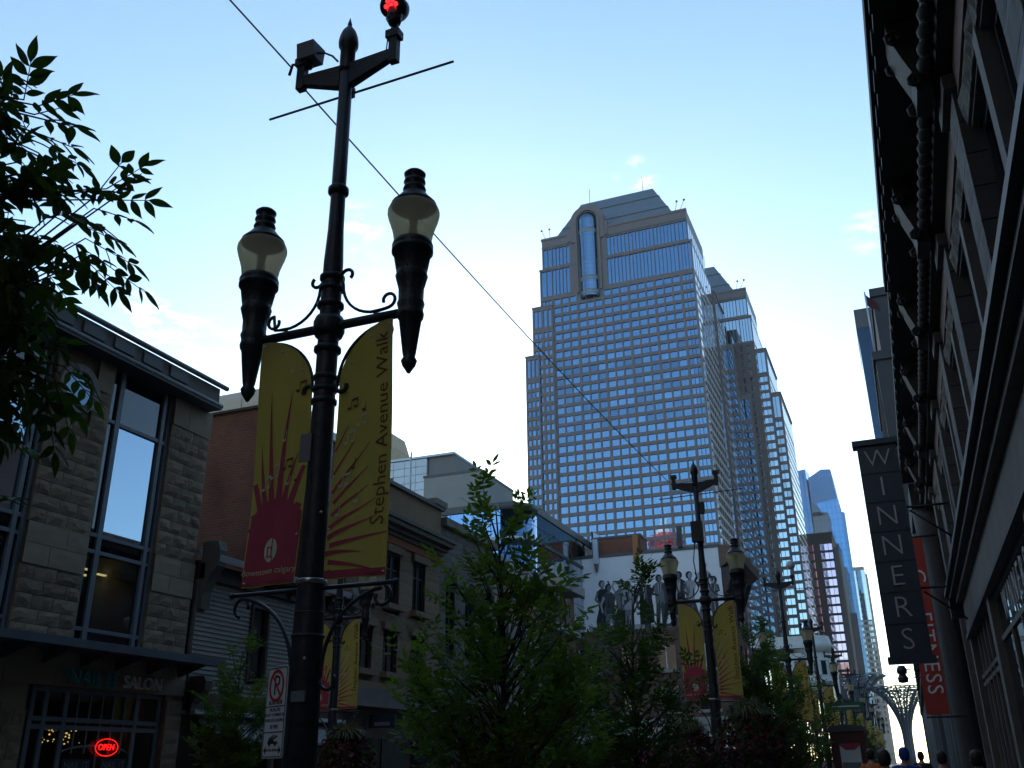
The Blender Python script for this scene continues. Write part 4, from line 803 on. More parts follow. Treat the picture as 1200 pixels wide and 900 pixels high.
# storefront cornice and frieze
DKC = mat('dark storefront cornice', (.03, .028, .03), .6, var=.3, scale=2); TANF = mat('dull tan storefront stone', (.13, .115, .10), .8, var=.25, scale=1.2, bump=.2)
box(1.55, 2.5, -14, 31, 6.0, 6.3).build('store_cornice', DKC, t); box(1.44, 2.5, -14, 31.1, 6.12, 6.24).build('store_cornice_edge', DKC, t); box(1.7, 2.5, -14, 30.9, 5.85, 6.0).build('store_bed_mould', TANF, t)
box(1.86, 2.5, -14, 31, 4.95, 5.85).build('store_frieze', TANF, t); box(1.8, 2.5, -14, 31, 4.86, 4.95).build('store_fillet', DKC, t); box(1.52, 2.5, 30.7, 31.15, 5.5, 6.0).build('cornice_end_bracket', DKC, t)
for y in (30.4, 22.6, 14.2, 6.0, -4): box(1.88, 2.5, y, y + .55, .1, 4.86).build('store_pier', TANF, t)
st = MB()
for y in (29.2, 28.0, 26.8, 25.6, 24.4): st.box(1.98, 2.1, y - .06, y + .06, .1, 4.86)
for z in (3.55, 3.75): st.box(1.99, 2.09, 23.15, 30.4, z - .05, z + .05)
st.box(1.99, 2.09, 14.75, 22.6, 3.9, 4.0); st.box(1.99, 2.09, 14.75, 22.6, 4.76, 4.86)
for y in (16.5, 18.3, 20.2): st.box(1.98, 2.1, y - .05, y + .05, .1, 3.9)
st.build('store_frame', TANF, t)
ys = [23.15, 24.4, 25.6, 26.8, 28.0, 29.2, 30.4]
for a, b_ in zip(ys, ys[1:]): box(2.03, 2.05, a + .07, b_ - .07, .1, 3.5).build('store_pane', WGLASS, t); box(2.03, 2.05, a + .07, b_ - .07, 3.8, 4.85).build('store_pane', WGLASS, t)
ys = [14.75, 16.5, 18.3, 20.2, 22.6]
for a, b_ in zip(ys, ys[1:]): box(2.03, 2.05, a + .06, b_ - .06, .1, 3.9).build('store_pane', WGLASS, t)
box(2.05, 2.07, 14.75, 22.6, 4.0, 4.76).build('sign_glass', WGLASS, t); box(2.1, 2.5, -14, 14.2, .1, 4.86).build('store_wall', DWOOD, t)
SLETT2 = mat('pale grey lettering', (.42, .43, .44), .5, var=.1)
t = thing('store_sign', 'white WINNERS letters on the glass band above the store windows', 'sign', (2.0, 18.5, 4.38)); sign_text('lettering', 'WINNERS', .80, (2.0, 18.6, 4.37), (0, -1, 0), (0, 0, 1), SLETT2, t, .012, 1.5)
# blade sign
SLETT = mat('dull silver lettering', (.34, .36, .37), .5, var=.05)
t = thing('blade_sign', 'tall dark vertical blade sign reading WINNERS in pale letters', 'sign', (.25, 29, 7.4))
box(-.33, .78, 29.0, 29.32, 4.3, 10.45).build('panel', SIGNB, t); box(-.45, .84, 28.9, 29.42, 10.45, 10.62).build('top_cap', SIGNB, t); box(-.4, .86, 28.92, 29.4, 4.12, 4.3).build('bottom_cap', SIGNB, t)
for k in range(1, 7): box(-.335, .785, 28.985, 29.0, 4.3 + k * .879 - .012, 4.3 + k * .879 + .012).build('joint', BLKT, t)
for k, c in enumerate('WINNERS'):
    z = 10.45 - (k + .5) * .879
    b = text_mb(c, .84 if c != 'W' else .74, .012, off=-.013); placed(b, (.22, 28.975, z), (1, 0, 0), (0, 0, 1)).build('letter', SLETT, t)
for z in (8.5, 6.15): MB().tube([(.78, 29.15, z), (1.9, 29.15, z)], .035, 6).build('bracket', WIRE, t); MB().tube([(.85, 29.15, z - .1), (1.9, 29.6, z - .9)], .03, 6).build('brace', WIRE, t)
DCOL = mat('dark weathered column', (.06, .058, .055), .85, var=.2)
# neighbour with fluted columns and red banner
t = thing('columned_building', 'grey stone building with fluted columns behind the red banner', 'building', (XR, 50, 0))
box(2.3, 16, 41.1, 71, 0, 11.4).build('wall', DSTONE, t); box(1.3, 16, 41.1, 71, 11.4, 12.3).build('cornice', CORN, t)
for y in (42.2, 47, 52, 57): MB().lathe([(.62, .1), (.62, .6), (.5, .7), (.5, .9, .14), (.46, 9.6, .14), (.46, 9.8), (.62, 10.2), (.66, 11.4)], (1.95, y, 0), 28).build('column', DCOL, t)
box(2.2, 2.3, 43, 46.2, .3, 3).build('window', WGLASS, t)
t = thing('fitness_banner', 'long red vertical banner with white FITNESS lettering beside store sign', 'banner', (.95, 40, 6.4))
b = MB(); 
b.prism([(.5, 40, 3.2), (1.3, 40, 3.2), (1.42, 40, 9.8), (.62, 40, 9.8)], (0, .05, 0)); b.build('cloth', REDF, t)
placed(text_mb('C    FITNESS', .78, .004, spacing=1.12), (.98, 39.98, 6.25), (-.02, 0, -1), (1, 0, 0)).build('lettering', WHITE, t)
for z, x in ((9.85, .6), (3.12, .48)): MB().tube([(x, 40.02, z), (1.95, 40.02, z)], .04, 6).build('rod', WIRE, t)
t = thing('floodlight', 'black twin floodlight on a bracket sticking out beside the red banner', 'floodlight', (0, 45, 5))
for z in (5.25, 4.9): MB().lathe([(.05, -.2), (.2, -.17), (.22, .0), (.14, .16), (.03, .18)], (-.12, 45, z), 12).build('lamp_head', IRON, t); MB().tube([(-.1, 45, z), (2.2, 45, z + .02)], .025, 6).build('bracket', WIRE, t)
# farther right side
t = thing('flag_building', 'dark office building with stepped ledge below the flag, right of the sign', 'building', (8, 80, 0))
DKG = mat('dark grey facade', (.05, .05, .054), .7, var=.15, scale=.5)
box(1.55, 16, 72, 90, 0, 30.3).build('lower_block', DKG, t); box(1.35, 16, 71.8, 90, 30.3, 31.0).build('ledge', DKG, t); box(2.15, 16, 74, 90, 31, 37.2).build('upper_block', DKG, t); box(2.0, 16, 73.8, 90, 36.6, 37.3).build('parapet', DKG, t)
for k in range(6): box(1.5, 1.55, 73 + k * 2.8, 74.2 + k * 2.8, 18, 29.6).build('window', WGLASS, t); box(1.45, 1.6, 74.4 + k * 2.8, 74.8 + k * 2.8, 2, 30.2).build('fin', GSTONE, t)
t = thing('flagpole', 'flagpole with small dark red flag on the ledge right of the sky', 'flagpole', (1.55, 72.5, 31)); MB().tube([(1.6, 71.9, 30.9), (1.6, 71.9, 36.2)], .06, 8).build('pole', PANEL, t)
fv = [(1.62 + .9 * i / 5, 71.9 + .1 * math.sin(i * 1.3), 36.0 - .22 * i - j * (1.0 - .06 * i) / 2) for i in range(6) for j in range(3)]
MB().add(fv + [(x, y + .03, z) for x, y, z in fv], [(i * 3 + j, (i + 1) * 3 + j, (i + 1) * 3 + j + 1, i * 3 + j + 1) for i in range(5) for j in range(2)] + [(18 + i * 3 + j, 18 + i * 3 + j + 1, 18 + (i + 1) * 3 + j + 1, 18 + (i + 1) * 3 + j) for i in range(5) for j in range(2)]).build('flag', mat('dark red flag', (.05, .008, .01), .8, var=.1), t)
t = thing('office_tower', 'dark blue office tower behind the flagpole on the right', 'skyscraper', (20, 240, 0))
box(1.95, 40, 240, 270, 0, 112).build('glass_shaft', mirrormat('dark tower glass', (.035, .05, .075), .05, gap=(.03, .035, .04), gw=1.8, gh=3.8, mort=.12), t); box(1.9, 40.1, 239.9, 270.1, 107, 112.4).build('crown', DKG, t)
t = thing('store_block', 'low dark storefront row far along the right side', 'building', (8, 150, 0)); box(2.2, 16, 91, 238, 0, 11).build('wall', DSTONE, t); box(1.7, 16, 91, 238, 11, 11.8).build('cornice', CORN, t)

# twigs of the overhanging tree: base, tip, number of leaflets
SPRIGS = [
    ((-2.465, 1.765, 3.704), (-2.402, 1.713, 3.835), 9),
    ((-2.51, 1.855, 3.76), (-2.419, 1.929, 3.842), 7),
    ((-2.666, 1.961, 3.848), (-2.507, 1.968, 3.842), 6),
    ((-2.33, 1.74, 3.567), (-2.301, 1.881, 3.617), 7),
    ((-2.471, 1.872, 3.633), (-2.361, 1.941, 3.584), 7),
    ((-2.878, 2.181, 3.927), (-2.783, 2.336, 3.879), 8),
    ((-2.813, 2.122, 3.828), (-2.769, 2.242, 3.754), 7),
    ((-2.708, 1.969, 3.809), (-2.645, 1.827, 3.856), 7),
    ((-2.735, 1.963, 3.775), (-2.799, 1.88, 3.927), 7),
    ((-2.692, 1.971, 3.655), (-2.704, 2.107, 3.614), 8),
    ((-2.797, 2.043, 3.674), (-2.706, 2.109, 3.522), 8),
    ((-2.841, 2.022, 3.769), (-2.797, 2.042, 3.848), 6),
    ((-2.442, 2.093, 3.511), (-2.246, 2.032, 3.599), 5),
    ((-2.693, 2.361, 3.78), (-2.53, 2.413, 3.901), 8),
    ((-2.64, 2.304, 3.68), (-2.583, 2.401, 3.817), 7),
    ((-2.684, 2.237, 3.689), (-2.674, 2.369, 3.756), 6),
    ((-2.451, 2.177, 3.553), (-2.377, 2.322, 3.619), 7),
    ((-2.528, 2.175, 3.535), (-2.481, 2.373, 3.575), 7),
    ((-2.809, 2.286, 3.732), (-2.667, 2.286, 3.727), 6),
    ((-2.446, 1.971, 3.376), (-2.309, 2.054, 3.328), 8),
    ((-2.862, 2.394, 3.681), (-2.736, 2.556, 3.627), 8),
    ((-2.674, 2.288, 3.504), (-2.521, 2.449, 3.411), 8),
    ((-2.605, 2.28, 3.409), (-2.465, 2.475, 3.285), 8),
    ((-2.552, 2.178, 3.343), (-2.491, 2.36, 3.235), 8),
    ((-2.709, 2.256, 3.42), (-2.718, 2.46, 3.356), 8),
    ((-2.788, 2.232, 3.5), (-2.823, 2.432, 3.423), 8),
    ((-2.918, 2.253, 3.582), (-2.977, 2.454, 3.506), 8),
    ((-2.826, 2.139, 3.533), (-2.827, 2.143, 3.351), 8),
    ((-2.963, 2.164, 3.619), (-3.105, 2.272, 3.519), 8),
    ((-2.981, 2.118, 3.713), (-2.93, 2.239, 3.695), 7),
    ((-2.91, 2.05, 3.576), (-2.771, 2.072, 3.61), 7),
    ((-2.998, 2.211, 3.462), (-2.965, 2.366, 3.362), 8),
    ((-2.716, 1.963, 3.232), (-2.632, 1.991, 3.095), 7),
    ((-2.926, 2.354, 3.444), (-2.972, 2.542, 3.389), 8),
    ((-2.539, 1.985, 3.138), (-2.576, 2.129, 3.05), 8),
    ((-2.775, 2.091, 3.207), (-2.712, 2.148, 3.034), 8),
    ((-2.746, 2.035, 3.107), (-2.792, 2.178, 2.977), 8),
    ((-3.01, 2.41, 3.259), (-2.882, 2.465, 3.128), 8),
    ((-2.913, 2.275, 3.108), (-2.779, 2.339, 2.971), 8),
    ((-2.879, 2.44, 3.136), (-2.786, 2.558, 3.002), 8),
    ((-2.972, 2.554, 3.124), (-2.983, 2.784, 3.02), 8),
    ((-2.795, 2.352, 2.979), (-2.826, 2.576, 2.853), 8),
    ((-2.701, 2.269, 2.864), (-2.64, 2.313, 2.588), 8),
    ((-2.893, 2.367, 2.966), (-2.814, 2.374, 2.785), 7),
    ((-2.689, 2.127, 2.874), (-2.672, 2.203, 2.708), 8),
    ((-2.964, 2.267, 3.009), (-2.912, 2.304, 2.81), 8),
    ((-2.651, 2.01, 2.792), (-2.731, 2.155, 2.609), 8),
    ((-2.68, 2.281, 2.898), (-2.749, 2.462, 2.737), 7),
    ((-3.063, 2.438, 3.168), (-2.921, 2.528, 3.218), 7),
    ((-2.853, 2.153, 3.079), (-2.8, 2.27, 3.016), 7),
    ((-2.81, 2.05, 3.606), (-2.713, 2.114, 3.716), 7),
    ((-2.759, 1.939, 3.652), (-2.777, 2.047, 3.577), 7),
    ((-2.857, 2.226, 3.828), (-2.864, 2.319, 3.726), 6),
    ((-2.613, 1.801, 3.77), (-2.623, 1.768, 3.878), 6),
    ((-2.534, 1.9, 3.493), (-2.424, 1.917, 3.527), 6),
    ((-2.9, 2.423, 3.613), (-2.863, 2.51, 3.57), 7),
    ((-2.704, 2.129, 3.515), (-2.551, 2.125, 3.493), 7),
    ((-2.717, 2.038, 3.376), (-2.689, 2.132, 3.349), 7),
    ((-2.55, 1.809, 3.209), (-2.522, 1.855, 3.261), 7),
    ((-2.87, 2.183, 3.344), (-2.812, 2.185, 3.19), 7),
    ((-2.976, 2.219, 3.096), (-2.941, 2.334, 2.961), 7),
]

# ------------------------------------------------------------------ street lamps
LX, LY = -3.84, 5.71
def arc(cx, cz, rx, rz, a0, a1, n=10, y=0): return [(cx + rx * math.cos(R(a0 + (a1 - a0) * k / n)), y, cz + rz * math.sin(R(a0 + (a1 - a0) * k / n))) for k in range(n + 1)]
def curl(cx, cz, r, a0, a1, n=12, y=0, shrink=.35): return [(cx + r * (1 - shrink * k / n) * math.cos(R(a0 + (a1 - a0) * k / n)), y, cz + r * (1 - shrink * k / n) * math.sin(R(a0 + (a1 - a0) * k / n))) for k in range(n + 1)]
def make_lamp():
    t = thing('street_lamp', 'x', 'street lamp', (0, 0, 0), 'black double torch street lamps along the mall')
    b = MB(); b.lathe([(.30, .12), (.30, .3), (.25, .36), (.25, .8, .08), (.20, .95, .08), (.16, 1.0), (.145, 1.15)], n=24); b.build('base', IRON, t)
    b = MB(); b.lathe([(.118, 1.1), (.112, 2.1), (.108, 2.2), (.112, 2.22), (.108, 2.45), (.100, 2.8), (.092, 3.1), (.088, 4.0), (.083, 4.4), (.083, 5.0), (.080, 5.45), (.066, 5.75), (.062, 6.1), (.058, 7.4)], n=22); b.build('pole', IRON, t)
    b = MB()
    for z, r_, h in ((2.46, .118, .03), (2.62, .106, .02), (4.22, .10, .05), (4.32, .098, .04), (4.42, .095, .05), (4.66, .108, .05), (4.78, .10, .03), (5.05, .108, .05), (5.2, .098, .04), (5.3, .102, .05), (6.14, .088, .07)):
        MB().lathe([(r_ * .8, z - h * .6), (r_, z - h * .3), (r_, z + h * .3), (r_ * .8, z + h * .6)], n=20).build('collar', IRON, t)
    MB().lathe([(.107, 2.82), (.110, 2.825), (.110, 2.85), (.107, 2.855)], n=20).build('steel_strap', STEEL, t)
    b = MB(); b.lathe([(.064, 7.4), (.068, 7.44), (.068, 7.66), (.088, 7.69), (.092, 7.73), (.088, 7.77), (.078, 7.82), (.06, 7.87), (.034, 7.91), (.018, 7.935), (.022, 7.955), (.016, 7.975), (.003, 8.03)], n=18); b.build('finial', IRON, t)
    b = MB()                       # upper cross arm, tapering outwards
    for s in (-1, 1): b.add([(s * .05, -.04, 7.24), (s * .05, .04, 7.24), (s * .05, .04, 7.47), (s * .05, -.04, 7.47), (s * .47, -.03, 7.40), (s * .47, .03, 7.40), (s * .47, .03, 7.50), (s * .47, -.03, 7.50)], [(0, 1, 2, 3), (7, 6, 5, 4), (0, 4, 5, 1), (1, 5, 6, 2), (2, 6, 7, 3), (3, 7, 4, 0)]); b.box(s * .44, s * .52, -.035, .035, 7.36, 7.62); b.box(s * .41, s * .54, -.05, .05, 7.62, 7.70)
    b.build('cross_arm', IRON, t); MB().tube([(-.86, .075, 7.20), (1.03, .075, 7.24)], .011, 6).build('cross_rod', IRON, t); MB().box(-.05, .05, .05, .085, 7.17, 7.27).build('rod_clamp', IRON, t)
    b = MB(); b.tube([(-.78, 0, 4.86), (.76, 0, 4.86)], .038, 10); b.lathe([(.11, 4.78), (.125, 4.82), (.125, 4.90), (.11, 4.94)], n=20); b.build('torch_arm', IRON, t)
    for s in (-1, 1):
        b = MB(); b.tube([(s * .085, 0, 5.30), (s * .11, 0, 5.22)] + arc(s * .42, 5.22, s * .31, .30, 180, 262, 8) + [(s * .47, 0, 4.925)], .013, 6)
        b.tube(curl(s * .145, 5.30, s * .06, 180, -50, 10), .015, 6); b.tube([(s * .40, 0, 4.915), (s * .52, 0, 4.93)] + curl(s * .53, 5.0, s * .066, -80, 200, 12), .014, 6); b.build('scroll', IRON, t)
        # banner hoop under the torch arm
        b = MB(); b.tube(arc(s * .56, 4.36, s * .445, .45, 90, 180, 12), .012, 6); b.tube(curl(s * .50, 4.73, s * .075, 90, -170, 12), .022, 6); b.tube([(s * .115, 0, 4.36)] + curl(s * .155, 4.33, s * .055, 180, 380, 10), .018, 6); b.build('banner_hoop', IRON, t)
        b = MB(); b.tube([(s * .09, 0, 2.79), (s * .68, 0, 2.79)], .016, 8); b.tube(arc(s * .62, 2.20, s * .50, .56, 95, 182, 12), .014, 6); b.tube(curl(s * .58, 2.70, s * .075, 75, -200, 12), .013, 6); b.tube(curl(s * .19, 2.16, s * .07, 180, 400, 12), .013, 6); b.ball((s * .68, 0, 2.79), .025, 6); b.build('lower_bracket', IRON, t)
        x = s * .73
        b = MB(); b.lathe([(.012, 4.34), (.03, 4.37), (.05, 4.40), (.062, 4.44), (.045, 4.47), (.052, 4.5, .05), (.088, 4.78, .05), (.10, 4.80), (.105, 4.83), (.098, 4.86), (.098, 4.88), (.108, 4.92), (.098, 4.95), (.10, 5.05, .06), (.118, 5.12, .06), (.128, 5.16), (.118, 5.19), (.124, 5.21, .07), (.150, 5.36, .07), (.165, 5.37), (.165, 5.40), (.155, 5.41), (.165, 5.43), (.155, 5.46)], (x, 0, 0), 32); tb = b.build('torch', IRON, t)
        b = MB(); b.lathe([(.150, 5.455), (.152, 5.49), (.161, 5.55), (.181, 5.62), (.201, 5.68), (.210, 5.72), (.209, 5.75), (.195, 5.785), (.175, 5.80)], (x, 0, 0), 28, closed=False); b.build('globe', LAMPG, tb, (0, 0, 0))
        b = MB(); b.lathe([(.10, 5.785), (.182, 5.792), (.184, 5.815), (.165, 5.835), (.13, 5.875), (.10, 5.915), (.075, 5.94), (.095, 5.96), (.085, 5.99), (.06, 6.0), (.09, 6.03), (.085, 6.05), (.06, 6.06), (.085, 6.09), (.09, 6.11), (.07, 6.13), (.02, 6.14)], (x, 0, 0), 24); b.build('cap', IRON, tb, (0, 0, 0))
        b = MB(); b.lathe([(.05, 5.46), (.05, 5.50), (.04, 5.55), (.03, 5.62), (.045, 5.70), (.09, 5.78), (.13, 5.83)], (x, 0, 0), 14); b.build('burner', mat('lamp burner', (.10, .095, .09), .6, var=.1) if s < 0 else bpy.data.materials['lamp burner'], tb, (0, 0, 0))
    return t
def wave(x, z, k): return .022 * math.sin(x * 9 + z * 1.7 + k) + .02 * math.sin(z * 3.1 + k * 2) + .010 * math.sin(x * 22 - z * 5 + k) * max(0, 3.7 - z)
def make_banner(s):
    """s=-1: the red sunrise panel, s=1: the panel with the street name; local coordinates of the lamp"""
    t = thing('banner', 'x', 'banner', (0, 0, 0), 'yellow street banners on the lamps')
    xi, xo = .125, .60; nx, nz = 8, 26; vs = []; k = 1.3 if s < 0 else 4.1
    ztop = lambda x: 4.37 + .44 * math.sqrt(max(0, 1 - ((.58 - min(x, .58)) / .46) ** 2))
    for i in range(nx + 1):
        x = xi + (xo - xi) * i / nx
        for j in range(nz + 1):
            z = 2.84 + (ztop(x) - 2.84) * j / nz; pull = (.035 * math.sin(math.pi * j / nz) * (i / nx) if s < 0 else 0); X = s * (x - .0 + pull * .6); vs.append((X, wave(X, z, k), z))
    fs = [(i * (nz + 1) + j, (i + 1) * (nz + 1) + j, (i + 1) * (nz + 1) + j + 1, i * (nz + 1) + j + 1) for i in range(nx) for j in range(nz)]
    n = len(vs); b = MB(); b.add(vs + [(x, y + .003, z) for x, y, z in vs], fs + [tuple(q + n for q in f[::-1]) for f in fs], True); b.build('cloth', YEL, t)
    def pr(b, pts, lift=.005):          # flat print following the cloth, on its near face
        o = len(b.v); b.v += [(x, wave(x, z, k) - lift, z) for x, z in pts]; b.f.append(tuple(range(o, o + len(pts)))); b.sm.append(False)
    def strip(b, a, c, wa, wc, m=9, bend=0.):
        a = Vector(a); c = Vector(c); d = (c - a).normalized(); p = Vector((-d.y, d.x)); q = []
        lo, hi = (-.62, -.127) if s < 0 else (.127, .597)
        for i in range(m + 1):
            u = i / m; ctr = a.lerp(c, u) + p * bend * math.sin(math.pi * u); w = wa + (wc - wa) * u; q.append((ctr + p * w, ctr - p * w))
        for i in range(m):
            quad = [q[i][0], q[i][1], q[i + 1][1], q[i + 1][0]]
            if all(lo <= v.x <= hi and 2.846 < v.y < ztop(abs(v.x)) - .03 for v in quad): pr(b, [(v.x, v.y) for v in quad])
    red = MB(); wht = MB(); dk = MB()
    if s < 0:
        cx, cz = -.36, 2.86
        h = lambda x: 3.50 - ((x - cx) / .24) ** 2 * .13
        for i in range(24):
            x0 = -.598 + i * .01965; x1 = x0 + .01965
            for j in range(9): q = lambda x, jj: (x, 2.845 + (h(x) - 2.845) * jj / 9); pr(red, [q(x0, j), q(x1, j), q(x1, j + 1), q(x0, j + 1)])
        for a_, L_ in ((40, .62), (47, .7), (54, .8), (61, .95), (68, 1.1), (75, 1.2), (81, 1.0), (87, 1.5), (94, 1.5), (100, 1.1), (106, 1.35), (113, 1.1), (120, .95), (127, .8), (134, .72), (141, .65)):
            a2 = R(a_); strip(red, (cx + .40 * math.cos(a2), cz + .46 * math.sin(a2)), (cx + L_ * math.cos(a2), cz + L_ * math.sin(a2)), .034, .002, 20, .02)
        for q in range(24):                # round emblem
            a0, a1 = 2 * math.pi * q / 24, 2 * math.pi * (q + 1) / 24; f_ = lambda a: (-.365 + .068 * math.cos(a), 3.10 + .09 * math.sin(a)); pr(wht, [(-.365, 3.10), f_(a1), f_(a0)], .009)
        for (x0, x1, z0, z1) in ((-.358, -.346, 3.055, 3.20), (-.400, -.346, 3.115, 3.127), (-.402, -.390, 3.05, 3.127), (-.402, -.34, 3.046, 3.056), (-.346, -.335, 3.0, 3.05)): pr(red, [(x0, z0), (x1, z0), (x1, z1), (x0, z1)], .012)
        tb = text_mb('downtown calgary', .066, 0, res=2); tb.v = [(-.365 + v[0], wave(-.365 + v[0], 2.945 + v[1], k) - .009, 2.945 + v[1]) for v in tb.v]; wht.add(tb.v, tb.f)
        notes = [(-.42, 3.66, .10, 1), (-.31, 3.72, .07, 1), (-.27, 3.60, .06, 0), (-.33, 3.95, .08, 0), (-.24, 4.35, .07, 1), (-.30, 4.52, .07, 0), (-.50, 3.58, .09, 1), (-.20, 3.62, .05, 0)]
    else:
        cx, cz = -.14, 3.02
        for a_, L_ in ((-24, .95), (-12, .72), (0, .55), (10, .78), (22, .70), (32, .74), (42, .75), (50, .85), (57, 1.0), (64, .95), (70, 1.05), (75, 1.1)):
            a2 = R(a_); strip(red, (cx + .27 * math.cos(a2), cz + .27 * math.sin(a2)), (cx + L_ * math.cos(a2), cz + L_ * math.sin(a2)), .02, .002, 14, .012)
        for i in range(10): x0 = .13 + i * .0468; pr(red, [(x0, 2.845), (x0 + .0468, 2.845), (x0 + .0468, 2.90), (x0, 2.90)], .007)
        tb = text_mb('Stephen Avenue Walk', .165, 0, res=2); zs = [v[0] for v in tb.v]; sc = 1.50 / (max(zs) - min(zs)); mid = (max(zs) + min(zs)) / 2
        tb.v = [(.515 - v[1] * .95, wave(.515 - v[1] * .95, 3.96 + (v[0] - mid) * sc, k) - .006, 3.96 + (v[0] - mid) * sc) for v in tb.v]; dk.add(tb.v, tb.f)
        notes = [(.20, 3.52, .09, 1), (.28, 3.66, .08, 0), (.21, 3.86, .09, 1), (.30, 4.0, .08, 1), (.22, 4.14, .07, 1), (.33, 3.40, .09, 0), (.20, 3.30, .06, 0), (.34, 4.12, .06, 0)]
    for i, (x, z, h, tw) in enumerate(notes):        # music notes: oval heads, stems, beams
        tgt = MB(); tm = TXT if i % 3 == 1 else PRINTW
        for dx in ((0, .05) if tw else (0,)):
            for q in range(8):
                a0, a1 = 2 * math.pi * q / 8, 2 * math.pi * (q + 1) / 8; pr(tgt, [(x + dx, z + dx * .3), (x + dx + .017 * math.cos(a1), z + dx * .3 + .012 * math.sin(a1)), (x + dx + .017 * math.cos(a0), z + dx * .3 + .012 * math.sin(a0))], .011)
            pr(tgt, [(x + dx + .012, z + dx * .3), (x + dx + .017, z + dx * .3), (x + dx + .022, z + h + dx * .3), (x + dx + .016, z + h + dx * .3)], .011)
        if tw: pr(tgt, [(x + .016, z + h - .015), (x + .07, z + h), (x + .07, z + h + .018), (x + .016, z + h + .003)], .011)
        tgt.build('music_note', tm, t)
    red.build('red_rays', REDB, t)
    for (x, z) in ((s * .57, 4.77), (s * .40, 4.70), (s * .22, 4.52), (s * .145, 3.2), (s * .58, 2.87)):
        MB().tube([(x, wave(x, z, k) - .010, z), (x, wave(x, z, k) + .004, z)], .009, 8).build('eyelet', SIGNW, t)
    hem = MB(); pr(hem, [(s * .127, 2.862), (s * .597, 2.862), (s * .597, 2.868), (s * .127, 2.868)][::s], .009); hem.build('hem_stitch', TXT, t)
    if wht.v: wht.build('pale_emblem_and_words', PRINTW, t)
    if dk.v: dk.build('brown_lettering', TXT, t)
    return t
lamp0 = make_lamp(); ban0 = {-1: make_banner(-1), 1: make_banner(1)}
SPOTS = [(LX, LY, 'tall black double torch street lamp with parking sign, nearest to the camera', 'nearest lamp'), (LX + .1, 20.44, 'second double torch street lamp in the row, before the white mural wall', 'second lamp in front of the mural'),
         (LX + .2, 34.2, 'third double torch street lamp, standing behind the second lamp and trees', 'third lamp of the row'), (-3.75, 47.0, 'fourth double torch street lamp, before the white corner block', 'fourth lamp of the row'),
         (-3.8, 60.2, 'fifth double torch street lamp, small, left of the black tower foot', 'fifth lamp of the row'), (-3.8, 73.8, 'sixth double torch street lamp down the row', 'sixth lamp of the row'), (-3.8, 87.4, 'seventh small double torch street lamp down the row', 'seventh lamp of the row'),
         (-3.8, 101, 'eighth tiny double torch street lamp down the row', 'eighth lamp of the row'), (-3.8, 115, 'ninth tiny double torch street lamp, farthest in the row', 'ninth lamp of the row'),
         (-12.1, 19.2, 'double torch street lamp across the street before the sandstone building', 'lamp across the street')]
for i, (x, y, lab, where) in enumerate(SPOTS):
    o = lamp0 if i == 0 else copy_tree(lamp0); o.location = (x, y, 0); o['label'] = lab
    for s, what in ((-1, 'red and yellow sunburst banner with round emblem, '), (1, 'yellow street name banner with vertical lettering, ')):
        c = ban0[s] if i == 0 else copy_tree(ban0[s]); c.location = (x, y, 0); c['label'] = what + where
# fittings on the first lamp
def on(b, name, m, root=lamp0): return b.build(name, m, root, (0, 0, 0))
b = MB(); b.tube([(.475, 0, 7.70), (.475, 0, 7.80)], .02, 8); b.tube([(.475, 0, 7.78), (.475, -.02, 7.84)], [.05, .075], 14); hd = Vector((.02, -.9, -.45)).normalized()
c0 = Vector((.47, .0, 7.98)); b.tube([c0 - hd * .13, c0 - hd * .08, c0 + hd * .08], [.07, .108, .114], 18); b.tube([(.475, -.01, 7.80), (.47, .0, 7.93)], [.06, .08], 12); sg = on(b, 'signal_housing', IRON)
b = MB(); side = Vector((0, 0, 1)).cross(hd).normalized(); upv = hd.cross(side)
for q in range(7):
    c = c0 + hd * .083 + (side * .048 * math.cos(q * math.pi / 3) + upv * .048 * math.sin(q * math.pi / 3) if q else Vector()); b.tube([c, c + hd * .008], .021, 10)
on(b, 'red_light', LED, sg)
b = MB(); b.add([(-.50, -.08, 7.66), (-.32, -.08, 7.66), (-.32, .08, 7.66), (-.50, .08, 7.66), (-.50, -.10, 7.82), (-.32, -.10, 7.82), (-.32, .10, 7.84), (-.50, .10, 7.84)], [(3, 2, 1, 0), (4, 5, 6, 7), (0, 1, 5, 4), (1, 2, 6, 5), (2, 3, 7, 6), (3, 0, 4, 7)]); on(b, 'camera_box', GREYB)
on(MB().tube([(-.42, 0, 7.6), (-.42, 0, 7.68)], .04, 8), 'box_bracket', IRON); on(MB().tube([(-.47, -.03, 7.62), (-.56, -.05, 7.64), (-.58, -.06, 7.52)], .014, 6), 'cable_clamp', IRON)
on(MB().tube([(-.32, -.02, 7.72), (-.22, -.05, 7.66), (-.12, -.06, 7.58), (-.06, -.06, 7.5)], .010, 5).tube([(.40, 0, 7.52), (.42, -.02, 7.62), (.475, -.02, 7.8)], .006, 5), 'loose_cable', WIRE)
on(box(-.115, -.02, -.106, -.095, 3.72, 3.94), 'identity_plate', GREYB); on(box(-.02, .09, -.125, -.108, 2.02, 2.09), 'name_plate', GREYB)
for i, (z, a) in enumerate(((3.32, .1), (2.30, .06))): on(MB().ball((a, -.09 - .02 * i, z), .012, 5), 'bolt', STEEL)
